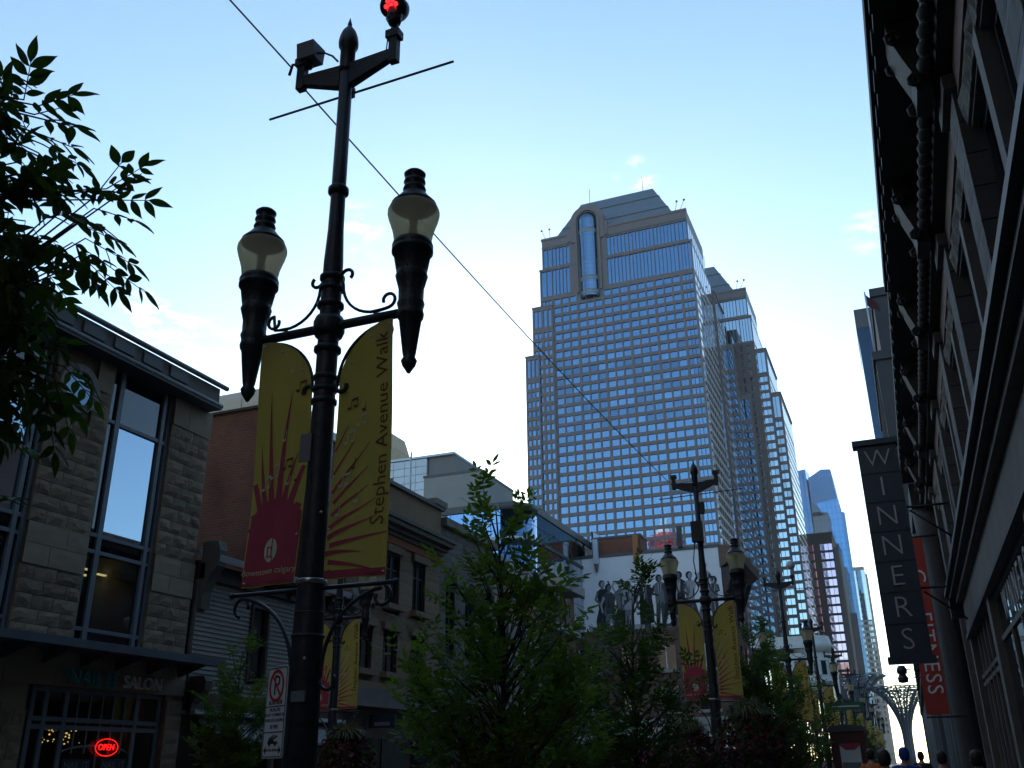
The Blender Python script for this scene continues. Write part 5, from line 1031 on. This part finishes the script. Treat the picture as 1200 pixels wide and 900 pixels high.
# control boxes on the second lamp
l2 = [o for o in scene.objects if o.get('label', '').startswith('second double')][0]
on(box(-.14, .10, -.22, -.07, 6.1, 6.55), 'control_box', IRON, l2); on(box(.06, .16, -.1, .06, 6.75, 7.0), 'control_box', IRON, l2); on(MB().tube([(-.1, -.1, 6.1), (-.16, -.12, 5.7), (-.12, -.1, 5.3)], .012, 5), 'loose_cable', WIRE, l2)
l3 = [o for o in scene.objects if o.get('label', '').startswith('third double')][0]
on(MB().tube([(.47, 0, 7.7), (.47, 0, 7.95)], .04, 8).ball((.47, 0, 8.05), .16, 7), 'camera_dome', SIGNW, l3)
# catenary cable from lamp to lamp
def cable(a, b_, sag, lab):
    a = Vector(a); b_ = Vector(b_); pts = [a.lerp(b_, k / 24) - Vector((0, 0, sag * 4 * (k / 24) * (1 - k / 24))) for k in range(25)]
    tag(MB().tube(pts, .0085, 5).build_at('cable', WIRE, a), lab, 'cable')
cable((LX - .58, LY - .05, 7.62), (LX - .6, -9, 7.8), .05, 'black overhead cable running from the nearest lamp to the top edge'); cable((LX - .50, LY, 7.44), (LX + .1 - .5, 20.44, 7.45), .12, 'long black overhead cable strung from the nearest lamp to the second')

# parking sign strapped to the nearest lamp
dv = Vector((.88, -.47, 0)).normalized(); nv = Vector((-.47, -.88, 0)).normalized(); sc_ = Vector((-4.005, 5.635, 1.965))
t = thing('parking_sign', 'white no parking sign with red ring and tow truck strapped to the nearest lamp', 'sign', sc_)
def sp(u, v, d=0): return sc_ + dv * u + Vector((0, 0, v)) + nv * d
def plate(b, pts, d0, d1): b.prism([sp(u, v, d0) for u, v in pts], nv * (d1 - d0)); return b
def rrect(w, h, r, cx=0, cy=0): return [(cx + sx * (w - r) + r * math.cos(R(a)), cy + sy * (h - r) + r * math.sin(R(a))) for sx, sy, a00 in ((1, 1, 0), (-1, 1, 90), (-1, -1, 180), (1, -1, 270)) for a in (a00, a00 + 30, a00 + 60, a00 + 90)]
plate(MB(), rrect(.15, .295, .025), 0, .006).build('panel', SIGNW, t)
b = MB()
def frame(b, w, h, r, th, d):
    o_ = rrect(w, h, r); i_ = rrect(w - th, h - th, r - th * .5)
    for k in range(len(o_)): plate(b, [o_[k], o_[(k + 1) % 16], i_[(k + 1) % 16], i_[k]], d, d + .002)
frame(b, .143, .288, .022, .006, .006); plate(b, [(-.14, .03), (.14, .03), (.14, .037), (-.14, .037)], .006, .008); plate(b, [(-.14, -.135), (.14, -.135), (.14, -.128), (-.14, -.128)], .006, .008)
for s_ in (-1, 1): plate(b, [(s_ * .125, -.245), (s_ * .095, -.22), (s_ * .095, -.27)], .006, .008); plate(b, [(s_ * .095, -.24), (s_ * .07, -.24), (s_ * .07, -.25), (s_ * .095, -.25)], .006, .008)
plate(b, [(-.075, -.205), (-.06, -.175), (.0, -.175), (.02, -.19), (.065, -.19), (.075, -.205)], .006, .008); plate(b, [(-.06, -.17), (.02, -.145), (.025, -.15), (-.04, -.178)], .006, .008); plate(b, [(-.02, -.172), (.055, -.15), (.07, -.16), (.0, -.18)], .006, .0075)
for x in (-.045, .04): plate(b, [(x + .013 * math.cos(q), -.207 + .013 * math.sin(q)) for q in [2 * math.pi * k / 10 for k in range(10)]], .006, .009)
b.build('black_marks', BLKT, t)
def stext(s, size, v, u=0, m=BLKT, d=.0065): placed(text_mb(s, size, .0012, res=2), sp(u, v, d), dv, (0, 0, 1)).build('lettering', m, t)
stext('P', .19, .165); stext('06:00-18:00', .042, .058)
for s_, v in (('MON-FRI', .010), ('EXCEPT COMMERCIAL', -.022), ('VEHICLES LOADING', -.056), ('30 MIN', -.098)): stext(s_, .03 if len(s_) > 9 else .038, v)
stext('TOW AWAY', .026, -.245)
b = MB(); ring = lambda r_, k: (r_ * math.cos(2 * math.pi * k / 28), .168 + r_ * math.sin(2 * math.pi * k / 28))
for k in range(28): plate(b, [ring(.108, k), ring(.108, k + 1), ring(.086, k + 1), ring(.086, k)], .0085, .010)
plate(b, [(-.068, .226), (-.056, .238), (.068, .112), (.056, .098)], .0085, .0098); b.build('red_ring', REDP, t)

# ------------------------------------------------------------------ trees
def leaf_geo_old(L, w): return [(0, 0, 0), (-w, L * .38, .012), (0, L * .42, -.01), (w, L * .38, .012), (-w * .55, L * .75, .0), (0, L * .75, -.012), (w * .55, L * .75, 0), (0, L, -.02)], [(0, 2, 1), (0, 3, 2), (1, 2, 5, 4), (2, 3, 6, 5), (4, 5, 7), (5, 6, 7)]
def leaf_geo():
    st = [(0, 0), (.10, .07), (.22, .145), (.36, .185), (.52, .18), (.68, .135), (.82, .075), (.92, .03)]; vs = [(0, 0, 0)]; fs = []
    for y, w in st[1:]: z = -.12 * y * y; vs += [(-w, y, z + .04), (0, y, z), (w, y, z + .04)]
    vs.append((0, 1, -.12)); fs += [(0, 2, 1), (0, 3, 2)]
    for k in range(len(st) - 2): a = 1 + 3 * k; fs += [(a, a + 1, a + 4, a + 3), (a + 1, a + 2, a + 5, a + 4)]
    a = 1 + 3 * (len(st) - 2); n = len(vs) - 1; fs += [(a, a + 1, n), (a + 1, a + 2, n)]; return vs, fs
def leaf_small(): return [(0, 0, 0), (-.2, .38, .012), (0, .42, -.01), (.2, .38, .012), (-.13, .72, .0), (0, .72, -.012), (.13, .72, 0), (0, 1, -.02)], [(0, 2, 1), (0, 3, 2), (1, 2, 5, 4), (2, 3, 6, 5), (4, 5, 7), (5, 6, 7)]
LV, LF = leaf_small(); LVB, LFB = leaf_geo()
def frame_m(pos, d, nrm, L):
    d = d.normalized(); x = d.cross(nrm)
    if x.length < 1e-3: x = d.orthogonal()
    x = x.normalized(); z = x.cross(d); m = Matrix((x * L, d * L, z * L)).transposed().to_4x4(); m.translation = pos; return m
def compound(base, tip, n, L, rr, out):
    """pinnate leaf: leaflets in pairs along base->tip plus one at the end; appends matrices"""
    ax = (tip - base); ln = ax.length; ax = ax.normalized(); side = ax.cross(Vector((rr.uniform(-.4, .4), rr.uniform(-.4, .4), 1))).normalized(); upn = side.cross(ax); k = n // 2
    for i in range(k):
        p = base + ax * ln * (.25 + .62 * i / max(k - 1, 1))
        for s in (-1, 1):
            d = side * s * rr.uniform(.7, 1.1) + ax * rr.uniform(.45, .95) + Vector((0, 0, rr.uniform(-.5, .1))); out.append(frame_m(p, d, upn + Vector((rr.uniform(-.5, .5), rr.uniform(-.5, .5), rr.uniform(-.3, .3))), L * rr.uniform(.75, 1.15)))
    out.append(frame_m(base + ax * ln * .95, ax + Vector((0, 0, -.25)), upn, L * 1.1))
def leaves(t, mats, cap, lm, cm, rr, fine=False):
    LV, LF = (LVB, LFB) if fine else leaf_small()
    mesh = MB().add(LV, LF).mesh('leaf', lm); idx = set(rr.sample(range(len(mats)), min(cap, len(mats)))) if cap else set(); o0 = wloc(t); c = MB()
    for i, m in enumerate(mats):
        if i in idx:
            o = bpy.data.objects.new('leaf', mesh); COL.objects.link(o); o.parent = t; m2 = m.copy(); m2.translation = m.translation - o0; o.matrix_local = m2
        else: c.add([m @ Vector(v) for v in LV], LF)
    if c.v: tag(c.build('crown', cm, t), kind='stuff' if cap else None)
t = thing('overhanging_tree', 'leafy ash branches hanging into view before the stone salon', 'tree', (-6.2, 1.3, 0)); rr = random.Random(7)
b = MB(); b.tube([(-6.2, 1.3, 0), (-6.15, 1.32, 1.2), (-6.1, 1.4, 2.6), (-5.9, 1.5, 4.2), (-5.8, 1.6, 5.2)], [.13, .11, .10, .07, .03], 10); b.build('trunk', BARK, t)
ms = []; tw = MB(); hubs = [Vector((-3.25, 1.75, 3.55)), Vector((-3.2, 2.05, 3.1)), Vector((-3.1, 1.6, 3.95)), Vector((-3.3, 2.3, 2.75))]
for h in hubs: tw.tube([(-6.05, 1.42, 2.4 + (h.z - 2.7) * .6), (-4.8, 1.5, h.z - .1), tuple(h)], [.05, .03, .012], 7)
for (bb, tt, n) in SPRIGS:
    B, T = Vector(bb), Vector(tt); h = min(hubs, key=lambda q: (q - B).length); m_ = B.lerp(h, min(1, .3 / max((h - B).length, .01))) + Vector((0, 0, -.02)); tw.tube([m_, B, B.lerp(T, .9)], [.004, .003, .0015], 5)
    compound(B - (T - B) * .1, T - (T - B) * .15, n, .088, rr, ms)
    for _ in range(2): B2 = h.lerp(B, rr.uniform(.45, .9)) + Vector((rr.uniform(-.06, .02), rr.uniform(-.05, .05), rr.uniform(-.05, .05))); compound(B2, B2 + Vector((rr.uniform(-.12, .12), rr.uniform(-.1, .1), rr.uniform(-.22, .06))), 7, .088, rr, ms)
for k in range(160):                        # the denser body of the bough
    h = hubs[(0, 1, 1, 3, 0, 2, 1)[k % 7]]; B = h + Vector((rr.uniform(-.6, .42), rr.uniform(-.25, .3), rr.uniform(-.28, .28))); compound(B, B + Vector((rr.uniform(-.16, .2), rr.uniform(-.1, .1), rr.uniform(-.2, .05))), 7, .088, rr, ms)
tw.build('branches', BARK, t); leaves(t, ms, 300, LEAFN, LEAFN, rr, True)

def tree(name, lab, loc, prof, ntips, per, L, seed, cap, lm, cm, lean=(0, 0), trunk_r=.06, group='small ash trees in the mall', sy=1., z_low=.9):
    """prof: (z, half width, x shift) outline of the crown"""
    t = thing(name, lab, 'tree', loc, group); rr = random.Random(seed); x0, y0, zb = loc; top = max(p[0] for p in prof)
    def at(z):
        for (za, wa, sa), (zb_, wb, sb) in zip(prof, prof[1:]):
            if za <= z <= zb_: q = (z - za) / (zb_ - za); return wa + (wb - wa) * q, sa + (sb - sa) * q
        return .05, 0
    tr = [Vector((x0 + lean[0] * q * q + .03 * math.sin(q * 7 + seed), y0 + lean[1] * q + .03 * math.cos(q * 6), zb + (top - .25 - zb) * q)) for q in [k / 9 for k in range(10)]]
    MB().tube(tr, [trunk_r * (1 - .85 * k / 9) for k in range(10)], 9).build('trunk', BARK, t); lb = MB(); ms = []
    for i in range(ntips):
        q = i / ntips; z = prof[0][0] + (top - prof[0][0]) * (1 - math.sqrt(1 - .93 * q)) if i % 6 else rr.uniform(prof[0][0], top)
        w, sh = at(z); a = rr.uniform(0, 2 * math.pi); r_ = w * rr.uniform(.45, 1.0) if i % 4 else w * rr.uniform(.1, .6); tip = Vector((x0 + sh + r_ * math.cos(a), y0 + r_ * math.sin(a) * sy, z + rr.uniform(-.1, .1)))
        zr = max(zb + z_low, z - (.35 + .5 * r_)); f = min(.98, max(0, (zr - zb) / (top - .25 - zb))) * 9; k = int(f); s0 = tr[k].lerp(tr[min(k + 1, 9)], f - k); mid = s0.lerp(tip, .55) + Vector((0, 0, -.06 * r_))
        lb.tube([s0, mid, tip], [.018 * trunk_r / .06, .010 * trunk_r / .06, .003], 5)
        for j in range(per):
            B = mid.lerp(tip, rr.uniform(.2, 1.05)); d = Vector((rr.uniform(-1, 1), rr.uniform(-1, 1), rr.uniform(-.35, .75))) + (tip - s0).normalized() * .8
            compound(B, B + d.normalized() * L * rr.uniform(1.7, 2.6), 7, L * rr.uniform(.6, 1.2), rr, ms)
    lb.build('limbs', BARK, t); leaves(t, ms, cap, lm, cm, rr); return t
tree('ash_tree', 'largest young ash tree in the middle, against the blue glass building', (-3.86, 9.4, .12), [(1.35, .75, 0), (1.8, 1.15, -.05), (2.5, 1.22, -.1), (2.9, 1.2, -.15), (3.2, .92, -.05), (3.4, .82, .04), (3.65, .92, .08), (3.95, .88, .04), (4.18, .70, -.04), (4.36, .44, -.08), (4.5, .16, -.11), (4.56, .05, -.12)], 165, 7, .115, 3, 300, LEAF, LEAF2, (-.10, 0), .05, z_low=.5)
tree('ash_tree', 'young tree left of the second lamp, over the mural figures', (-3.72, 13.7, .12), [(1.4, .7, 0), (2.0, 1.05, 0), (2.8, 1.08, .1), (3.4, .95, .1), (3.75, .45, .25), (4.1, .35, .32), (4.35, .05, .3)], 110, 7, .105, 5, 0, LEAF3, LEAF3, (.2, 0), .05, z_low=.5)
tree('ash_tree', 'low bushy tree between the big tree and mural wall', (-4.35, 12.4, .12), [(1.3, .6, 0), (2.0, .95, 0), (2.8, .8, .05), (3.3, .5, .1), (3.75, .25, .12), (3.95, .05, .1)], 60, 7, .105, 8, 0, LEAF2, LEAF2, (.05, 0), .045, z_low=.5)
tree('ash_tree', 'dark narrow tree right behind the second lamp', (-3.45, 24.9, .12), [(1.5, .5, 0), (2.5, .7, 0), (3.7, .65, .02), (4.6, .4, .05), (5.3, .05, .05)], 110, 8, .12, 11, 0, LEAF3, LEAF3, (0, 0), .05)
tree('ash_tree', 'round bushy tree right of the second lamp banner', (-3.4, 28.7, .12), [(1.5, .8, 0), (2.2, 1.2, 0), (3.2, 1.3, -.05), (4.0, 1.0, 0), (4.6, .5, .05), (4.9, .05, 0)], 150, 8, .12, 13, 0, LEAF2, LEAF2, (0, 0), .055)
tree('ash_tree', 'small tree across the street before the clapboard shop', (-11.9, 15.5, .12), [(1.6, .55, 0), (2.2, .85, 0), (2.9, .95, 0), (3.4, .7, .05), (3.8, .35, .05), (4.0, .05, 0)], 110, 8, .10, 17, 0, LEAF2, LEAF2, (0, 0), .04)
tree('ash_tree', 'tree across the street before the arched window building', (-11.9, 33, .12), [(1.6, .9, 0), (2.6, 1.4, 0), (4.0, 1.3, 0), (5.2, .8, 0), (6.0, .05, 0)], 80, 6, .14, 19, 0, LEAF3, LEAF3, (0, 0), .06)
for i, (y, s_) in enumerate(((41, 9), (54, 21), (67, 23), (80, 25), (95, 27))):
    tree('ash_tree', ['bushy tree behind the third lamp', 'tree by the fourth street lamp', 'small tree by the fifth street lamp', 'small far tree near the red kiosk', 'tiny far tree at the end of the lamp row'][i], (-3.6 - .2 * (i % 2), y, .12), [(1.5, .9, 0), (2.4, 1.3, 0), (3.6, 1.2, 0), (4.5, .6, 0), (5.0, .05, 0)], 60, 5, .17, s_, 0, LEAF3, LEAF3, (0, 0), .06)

# ------------------------------------------------------------------ flower planters
GRASSM = mat('pale ornamental grass', (.12, .12, .06), .7, var=.3, scale=3, trans=.2); REDFL = mat('dark red flowers', (.085, .006, .014), .7, var=.4, scale=5); POTM = mat('dark planter', (.03, .03, .032), .6, var=.2)
def planter(lab, x, y, zc, r_, seed):
    t = thing('flower_planter', lab, 'planter', (x, y, .12), 'tall flower planters on the mall'); rr = random.Random(seed)
    MB().lathe([(.32, .12), (.34, .2), (.2, .35), (.16, .8), (.3, zc - r_ * .6), (r_ * .8, zc - r_ * .35), (r_ * .84, zc - r_ * .2), (r_ * .7, zc - r_ * .22)], (x, y, 0), 18).build('pot', POTM, t)
    f = MB(); g = MB(); h = MB()
    for k in range(1500):
        a = rr.uniform(0, 2 * math.pi); e = math.asin(rr.uniform(-.75, .95)); q = r_ * rr.uniform(.78, 1.04); p = Vector((x + q * math.cos(a) * math.cos(e), y + q * math.sin(a) * math.cos(e), zc + q * .9 * math.sin(e)))
        m = frame_m(p, Vector((rr.uniform(-1, 1), rr.uniform(-1, 1), rr.uniform(-1, .6))), Vector((math.cos(a), math.sin(a), .3)), rr.uniform(.05, .10)); (f if rr.random() < .62 else h).add([m @ Vector((v[0] * 1.8, v[1], v[2])) for v in LV], LF)
    for k in range(420):
        a = rr.uniform(0, 2 * math.pi); out = rr.uniform(.2, 1.0) * r_; hgt = r_ * rr.uniform(.9, 1.45); p0 = Vector((x + .3 * r_ * math.cos(a), y + .3 * r_ * math.sin(a), zc + r_ * .5)); p2 = Vector((x + out * 1.15 * math.cos(a), y + out * 1.15 * math.sin(a), zc + hgt * (1 - .45 * (out / r_) ** 2))); p1 = p0.lerp(p2, .55) + Vector((0, 0, r_ * .28)); wv = Vector((-math.sin(a), math.cos(a), 0)) * .008
        g.add([p0 - wv, p0 + wv, p1 + wv, p1 - wv, p2], [(0, 1, 2, 3), (3, 2, 4)])
    tag(f.build('red_flowers', REDFL, t), kind='stuff'); tag(h.build('planter_leaves', LEAF3, t), kind='stuff'); tag(g.build('ornamental_grass', GRASSM, t), kind='stuff')
planter('tall planter of dark red flowers and pale grass right of second lamp', -2.72, 18, 1.95, .60, 4); planter('low planter of red flowers and grass right of the nearest lamp', -8.0, 13.1, 1.72, .42, 6)
planter('dark flower planter left of the second lamp', -4.0, 18.8, 1.75, .55, 8)

# ------------------------------------------------------------------ kiosk, street sign, steel tree sculptures
t = thing('kiosk', 'dark red information kiosk with a white poster on the mall', 'kiosk', (-1.8, 30, .12)); KR = mat('dark red kiosk', (.09, .025, .025), .5, var=.2)
box(-2.27, -1.33, 30, 30.7, .12, 2.42).build('body', KR, t); b = MB(); b.prism([(-2.33, 29.95, 2.42), (-1.27, 29.95, 2.42), (-1.32, 29.95, 2.54), (-1.6, 29.95, 2.60), (-2.0, 29.95, 2.60), (-2.28, 29.95, 2.54)], (0, .8, 0)); b.build('roof', COPE, t)
box(-2.05, -1.5, 29.97, 30, 1.3, 2.1).build('poster', SIGNW, t); b = MB(); b.prism([(-2.05, 29.955, 2.1), (-1.5, 29.955, 2.1), (-1.5, 29.955, 2.05), (-1.65, 29.955, 1.93), (-1.9, 29.955, 1.93), (-2.05, 29.955, 2.05)], (0, .012, 0)); b.build('red_header', REDB, t); box(-2.03, -1.52, 29.958, 29.968, 1.33, 1.6).build('grey_picture', GREYB, t)
t = thing('street_sign', 'small green street name sign near the kiosk', 'street sign', (-2.6, 44, .12)); MB().tube([(-2.6, 44, .12), (-2.6, 44, 4.1)], .045, 8).build('post', IRON, t); box(-3.4, -1.8, 43.95, 43.99, 3.65, 3.95).build('panel', mat('green sign', (.02, .13, .08), .5, var=.05), t); box(-3.2, -2.0, 43.942, 43.95, 3.77, 3.82).build('pale_strip', SIGNW, t)
WSTL = mat('white painted steel', (.13, .14, .15), .5, var=.1)
def steel_tree(lab, x, y, h, spread, seed):
    t = thing('steel_tree_sculpture', lab, 'sculpture', (x, y, .1), 'white steel tree sculptures'); rr = random.Random(seed); b = MB(); c = MB(); ribs = []
    for k in range(14):
        a = 2 * math.pi * k / 14 + .1; pts = []
        for q in [j / 12 for j in range(13)]:
            rad = 1.2 + spread * max(0, q - .3) ** 1.6 * 1.75; pts.append(Vector((x + rad * math.cos(a), y + rad * math.sin(a), .1 + h * (1.35 * q - .35 * q ** 3) * (1 - .08 * max(0, q - .8)))))
        ribs.append(pts); b.tube(pts, .32, 6)
    for j in (6, 7, 8, 9, 10, 11, 12): c.tube([ribs[k % 14][j] for k in range(15)], .16, 5)
    for k in range(14):
        for j in range(5, 12): c.tube([ribs[k][j], ribs[(k + 1) % 14][j + 1]], .12, 4); c.tube([ribs[(k + 1) % 14][j], ribs[k][j + 1]], .12, 4)
    b.build('ribs', WSTL, t); c.build('lattice', WSTL, t)
steel_tree('white steel lattice tree arching over the street end, left one', -16.5, 340, 28, 9.5, 1); steel_tree('white steel lattice tree arching over the street end, right one', -2.2, 325, 23, 8.5, 2)

# ------------------------------------------------------------------ people
SKIN = mat('skin', (.45, .27, .19), .55, var=.05); HAIRM = mat('dark hair', (.02, .015, .012), .6, var=.2)
def skinned(name, pts, edges, m, parent, root=0, sub=1):
    me = bpy.data.meshes.new(name); me.from_pydata([p[0] for p in pts], edges, []); me.materials.append(m); o = bpy.data.objects.new(name, me); COL.objects.link(o); o.parent = parent
    md = o.modifiers.new('skin', 'SKIN'); md.use_smooth_shade = True
    for i, v in enumerate(me.skin_vertices[0].data): v.radius = pts[i][1]; v.use_root = (i == root)
    s = o.modifiers.new('subdivision', 'SUBSURF'); s.levels = sub; s.render_levels = sub; return o
def person(lab, x, y, h, rz, jc, tc, hat=None, walk=.18):
    t = thing('person', lab, 'person', (x, y, .12)); t.rotation_euler = (0, 0, rz); k = h / 1.75
    def P(a, b, c): return (a * k, b * k, c * k)
    pts = [(P(0, 0, .95), (.13, .1)), (P(0, .01, 1.15), (.125, .095)), (P(0, .02, 1.35), (.15, .10)), (P(0, .0, 1.46), (.07, .065)), (P(0, -.01, 1.53), (.055, .06)), (P(0, -.02, 1.60), (.072, .088)), (P(0, -.02, 1.68), (.07, .085)), (P(0, -.01, 1.73), (.04, .05)),
           (P(-.19, 0, 1.40), (.055, .055)), (P(-.25, .02, 1.14), (.042, .042)), (P(-.24, -.10, .92), (.033, .033)), (P(-.24, -.13, .83), (.03, .018)), (P(.19, 0, 1.40), (.055, .055)), (P(.25, .04, 1.14), (.042, .042)), (P(.24, .02, .90), (.033, .033)), (P(.24, .0, .81), (.03, .018)),
           (P(-.10, 0, .88), (.085, .085)), (P(-.10, -walk * .6, .50), (.058, .06)), (P(-.10, -walk, .09), (.042, .045)), (P(-.10, -walk - .15, .04), (.035, .03)), (P(.10, 0, .88), (.085, .085)), (P(.10, walk * .4, .50), (.058, .06)), (P(.10, walk, .10), (.042, .045)), (P(.10, walk - .13, .04), (.035, .03))]
    pts = [(p, (r_[0] * k, r_[1] * k)) for p, r_ in pts]; ed = [(0, 1), (1, 2), (2, 3), (3, 4), (4, 5), (5, 6), (6, 7), (2, 8), (8, 9), (9, 10), (10, 11), (2, 12), (12, 13), (13, 14), (14, 15), (0, 16), (16, 17), (17, 18), (18, 19), (0, 20), (20, 21), (21, 22), (22, 23)]
    skinned('body', pts, ed, SKIN, t)
    for s_, ix in ((-1, 11), (1, 15)):          # hands: four fingers and a thumb rooted in the palm
        hx, hy, hz = pts[ix][0]
        for f_ in range(4): MB().tube([(hx, hy - .018 * k + f_ * .012 * k, hz), (hx - s_ * .004, hy - .018 * k + f_ * .012 * k, hz - .045 * k), (hx - s_ * .012, hy - .018 * k + f_ * .012 * k, hz - (.078 - .008 * abs(f_ - 1.3)) * k)], .0085 * k, 6).build('finger', SKIN, t, (0, 0, 0))
        MB().tube([(hx, hy - .03 * k, hz + .02 * k), (hx, hy - .055 * k, hz - .01 * k), (hx, hy - .06 * k, hz - .035 * k)], .009 * k, 6).build('thumb', SKIN, t, (0, 0, 0))
    jp = [(pts[i][0], (pts[i][1][0] + .022, pts[i][1][1] + .022)) for i in (0, 1, 2, 8, 9, 10, 12, 13, 14)]; jp.append((P(0, 0, 1.44), (.085 * k, .08 * k))); skinned('jacket', jp, [(0, 1), (1, 2), (2, 3), (3, 4), (4, 5), (2, 6), (6, 7), (7, 8), (2, 9)], jc, t)
    tp = [(P(0, 0, .98), (.14 * k, .11 * k))] + [(pts[i][0], (pts[i][1][0] + .016, pts[i][1][1] + .016)) for i in (16, 17, 18, 20, 21, 22)]; skinned('trousers', tp, [(0, 1), (1, 2), (2, 3), (0, 4), (4, 5), (5, 6)], tc, t)
    b = MB(); b.lathe([(.06 * k, 1.545 * k), (.085 * k, 1.58 * k), (.094 * k, 1.66 * k), (.085 * k, 1.72 * k), (.055 * k, 1.76 * k), (.01, 1.775 * k)], (0, .018 * k, 0), 14); b.build('cap' if hat else 'hair', hat or HAIRM, t, (0, 0, 0))
    b = MB(); b.prism([(-.012 * k, -.105 * k, 1.60 * k), (.012 * k, -.105 * k, 1.60 * k), (0, -.105 * k, 1.645 * k)], (0, -.022 * k, 0)); b.build('nose', SKIN, t, (0, 0, 0))
    for s_ in (-1, 1): MB().ball((s_ * .03 * k, -.102 * k, 1.655 * k), .009 * k, 5).build('eye', BLKT, t, (0, 0, 0)); MB().ball((s_ * .085 * k, 0, 1.63 * k), .02 * k, 5).build('ear', SKIN, t, (0, 0, 0))
    box(-.025 * k, .025 * k, -.110 * k, -.10 * k, 1.563 * k, 1.571 * k).build('mouth', REDFL, t, (0, 0, 0)); return t
def cloth(n, c): return mat(n, c, .85, var=.15, scale=8)
JY, JO, JB, JD, JG = cloth('yellow jacket', (.42, .30, .02)), cloth('orange vest', (.60, .12, .02)), cloth('blue hood', (.02, .06, .28)), cloth('dark coat', (.02, .022, .03)), cloth('grey jacket', (.12, .12, .13)); JEANS = cloth('dark jeans', (.02, .028, .05))
person('person in yellow jacket with dark hair walking down the mall', -.44, 14.5, 1.62, R(180), JY, JEANS); person('person wearing a bright orange vest beside the kiosk', -1.0, 24, 1.74, R(170), JO, JEANS)
person('person with blue hat and blue jacket walking away', -.24, 19, 1.70, R(185), JB, JEANS, JB); person('person in dark coat by the store window, rightmost', .72, 15.0, 1.60, R(170), JD, JEANS)
person('person in grey jacket under the red banner', .36, 19, 1.63, R(190), JG, JEANS); person('person in dark coat between grey jacket and blue hat', .05, 30, 1.72, R(175), JD, JEANS)
person('person in pale shirt walking before the mural building shopfront', -9.9, 30, 1.8, R(90), cloth('pale shirt', (.4, .42, .45)), JEANS); person('person in blue shirt near the mural building shopfront', -9.2, 31.5, 1.76, R(100), JB, JEANS)

# ------------------------------------------------------------------ office slabs added out of view to block skylight, also seen in reflections
OFFC = mat('grey blocker concrete', (.22, .21, .20), .85, var=.12, scale=.2)
def office(lab, x0, x1, y0, y1, h, front):
    t = thing('skylight_blocker', lab, 'building', ((x0 + x1) / 2, (y0 + y1) / 2, 0), 'added slabs blocking skylight'); box(x0, x1, y0, y1, 0, h).build('wall', OFFC, t); box(x0 - .4, x1 + .4, y0 - .4, y1 + .4, h, h + 1.2).build('parapet', COPE, t); g = Grid(t, 0); n = (1, 0) if front == 'E' else (-1, 0) if front == 'W' else (0, 1)
    L = (x1 - x0) if front == 'N' else (y1 - y0); P = {'E': (x1, y0), 'W': (x0, y0), 'N': (x0, y1)}[front]; u = (1, 0) if front == 'N' else (0, 1); k = int(L / 3.4)
    g.facade(P, u, n, [(.8 + i * L / k, .8 + i * L / k + L / k - 1.2) for i in range(k)], [(z, z + 2.0) for z in [5 + 3.6 * j for j in range(int((h - 7) / 3.6))]], L, 0, h, OFFC, WGLASS, .25); g.flush()
office('unseen concrete slab added behind the corniced building to block skylight', 10, 40, -95, 30, 52, 'W')
office('unseen concrete slab added left behind the camera to block skylight', -60, -18.2, -95, 1, 48, 'E')
office('wide unseen slab added across the street behind the camera to block skylight', -90, 60, -150, -118, 92, 'N')
office('unseen concrete slab added beyond the flag building to block skylight', 12, 40, 92, 200, 46, 'W')

# ------------------------------------------------------------------ thin evening haze in the air
hz = bpy.data.materials.new('evening haze'); hz.use_nodes = True; t_ = hz.node_tree; t_.nodes.clear()
pv = t_.nodes.new('ShaderNodeVolumePrincipled'); pv.inputs['Color'].default_value = (.80, .88, 1, 1); pv.inputs['Density'].default_value = .00011; pv.inputs['Anisotropy'].default_value = .3
ou = t_.nodes.new('ShaderNodeOutputMaterial'); t_.links.new(pv.outputs[0], ou.inputs['Volume'])
tag(box(-1600, 1600, -1600, 2600, -1.3, 222).build('haze', hz), kind='stuff')
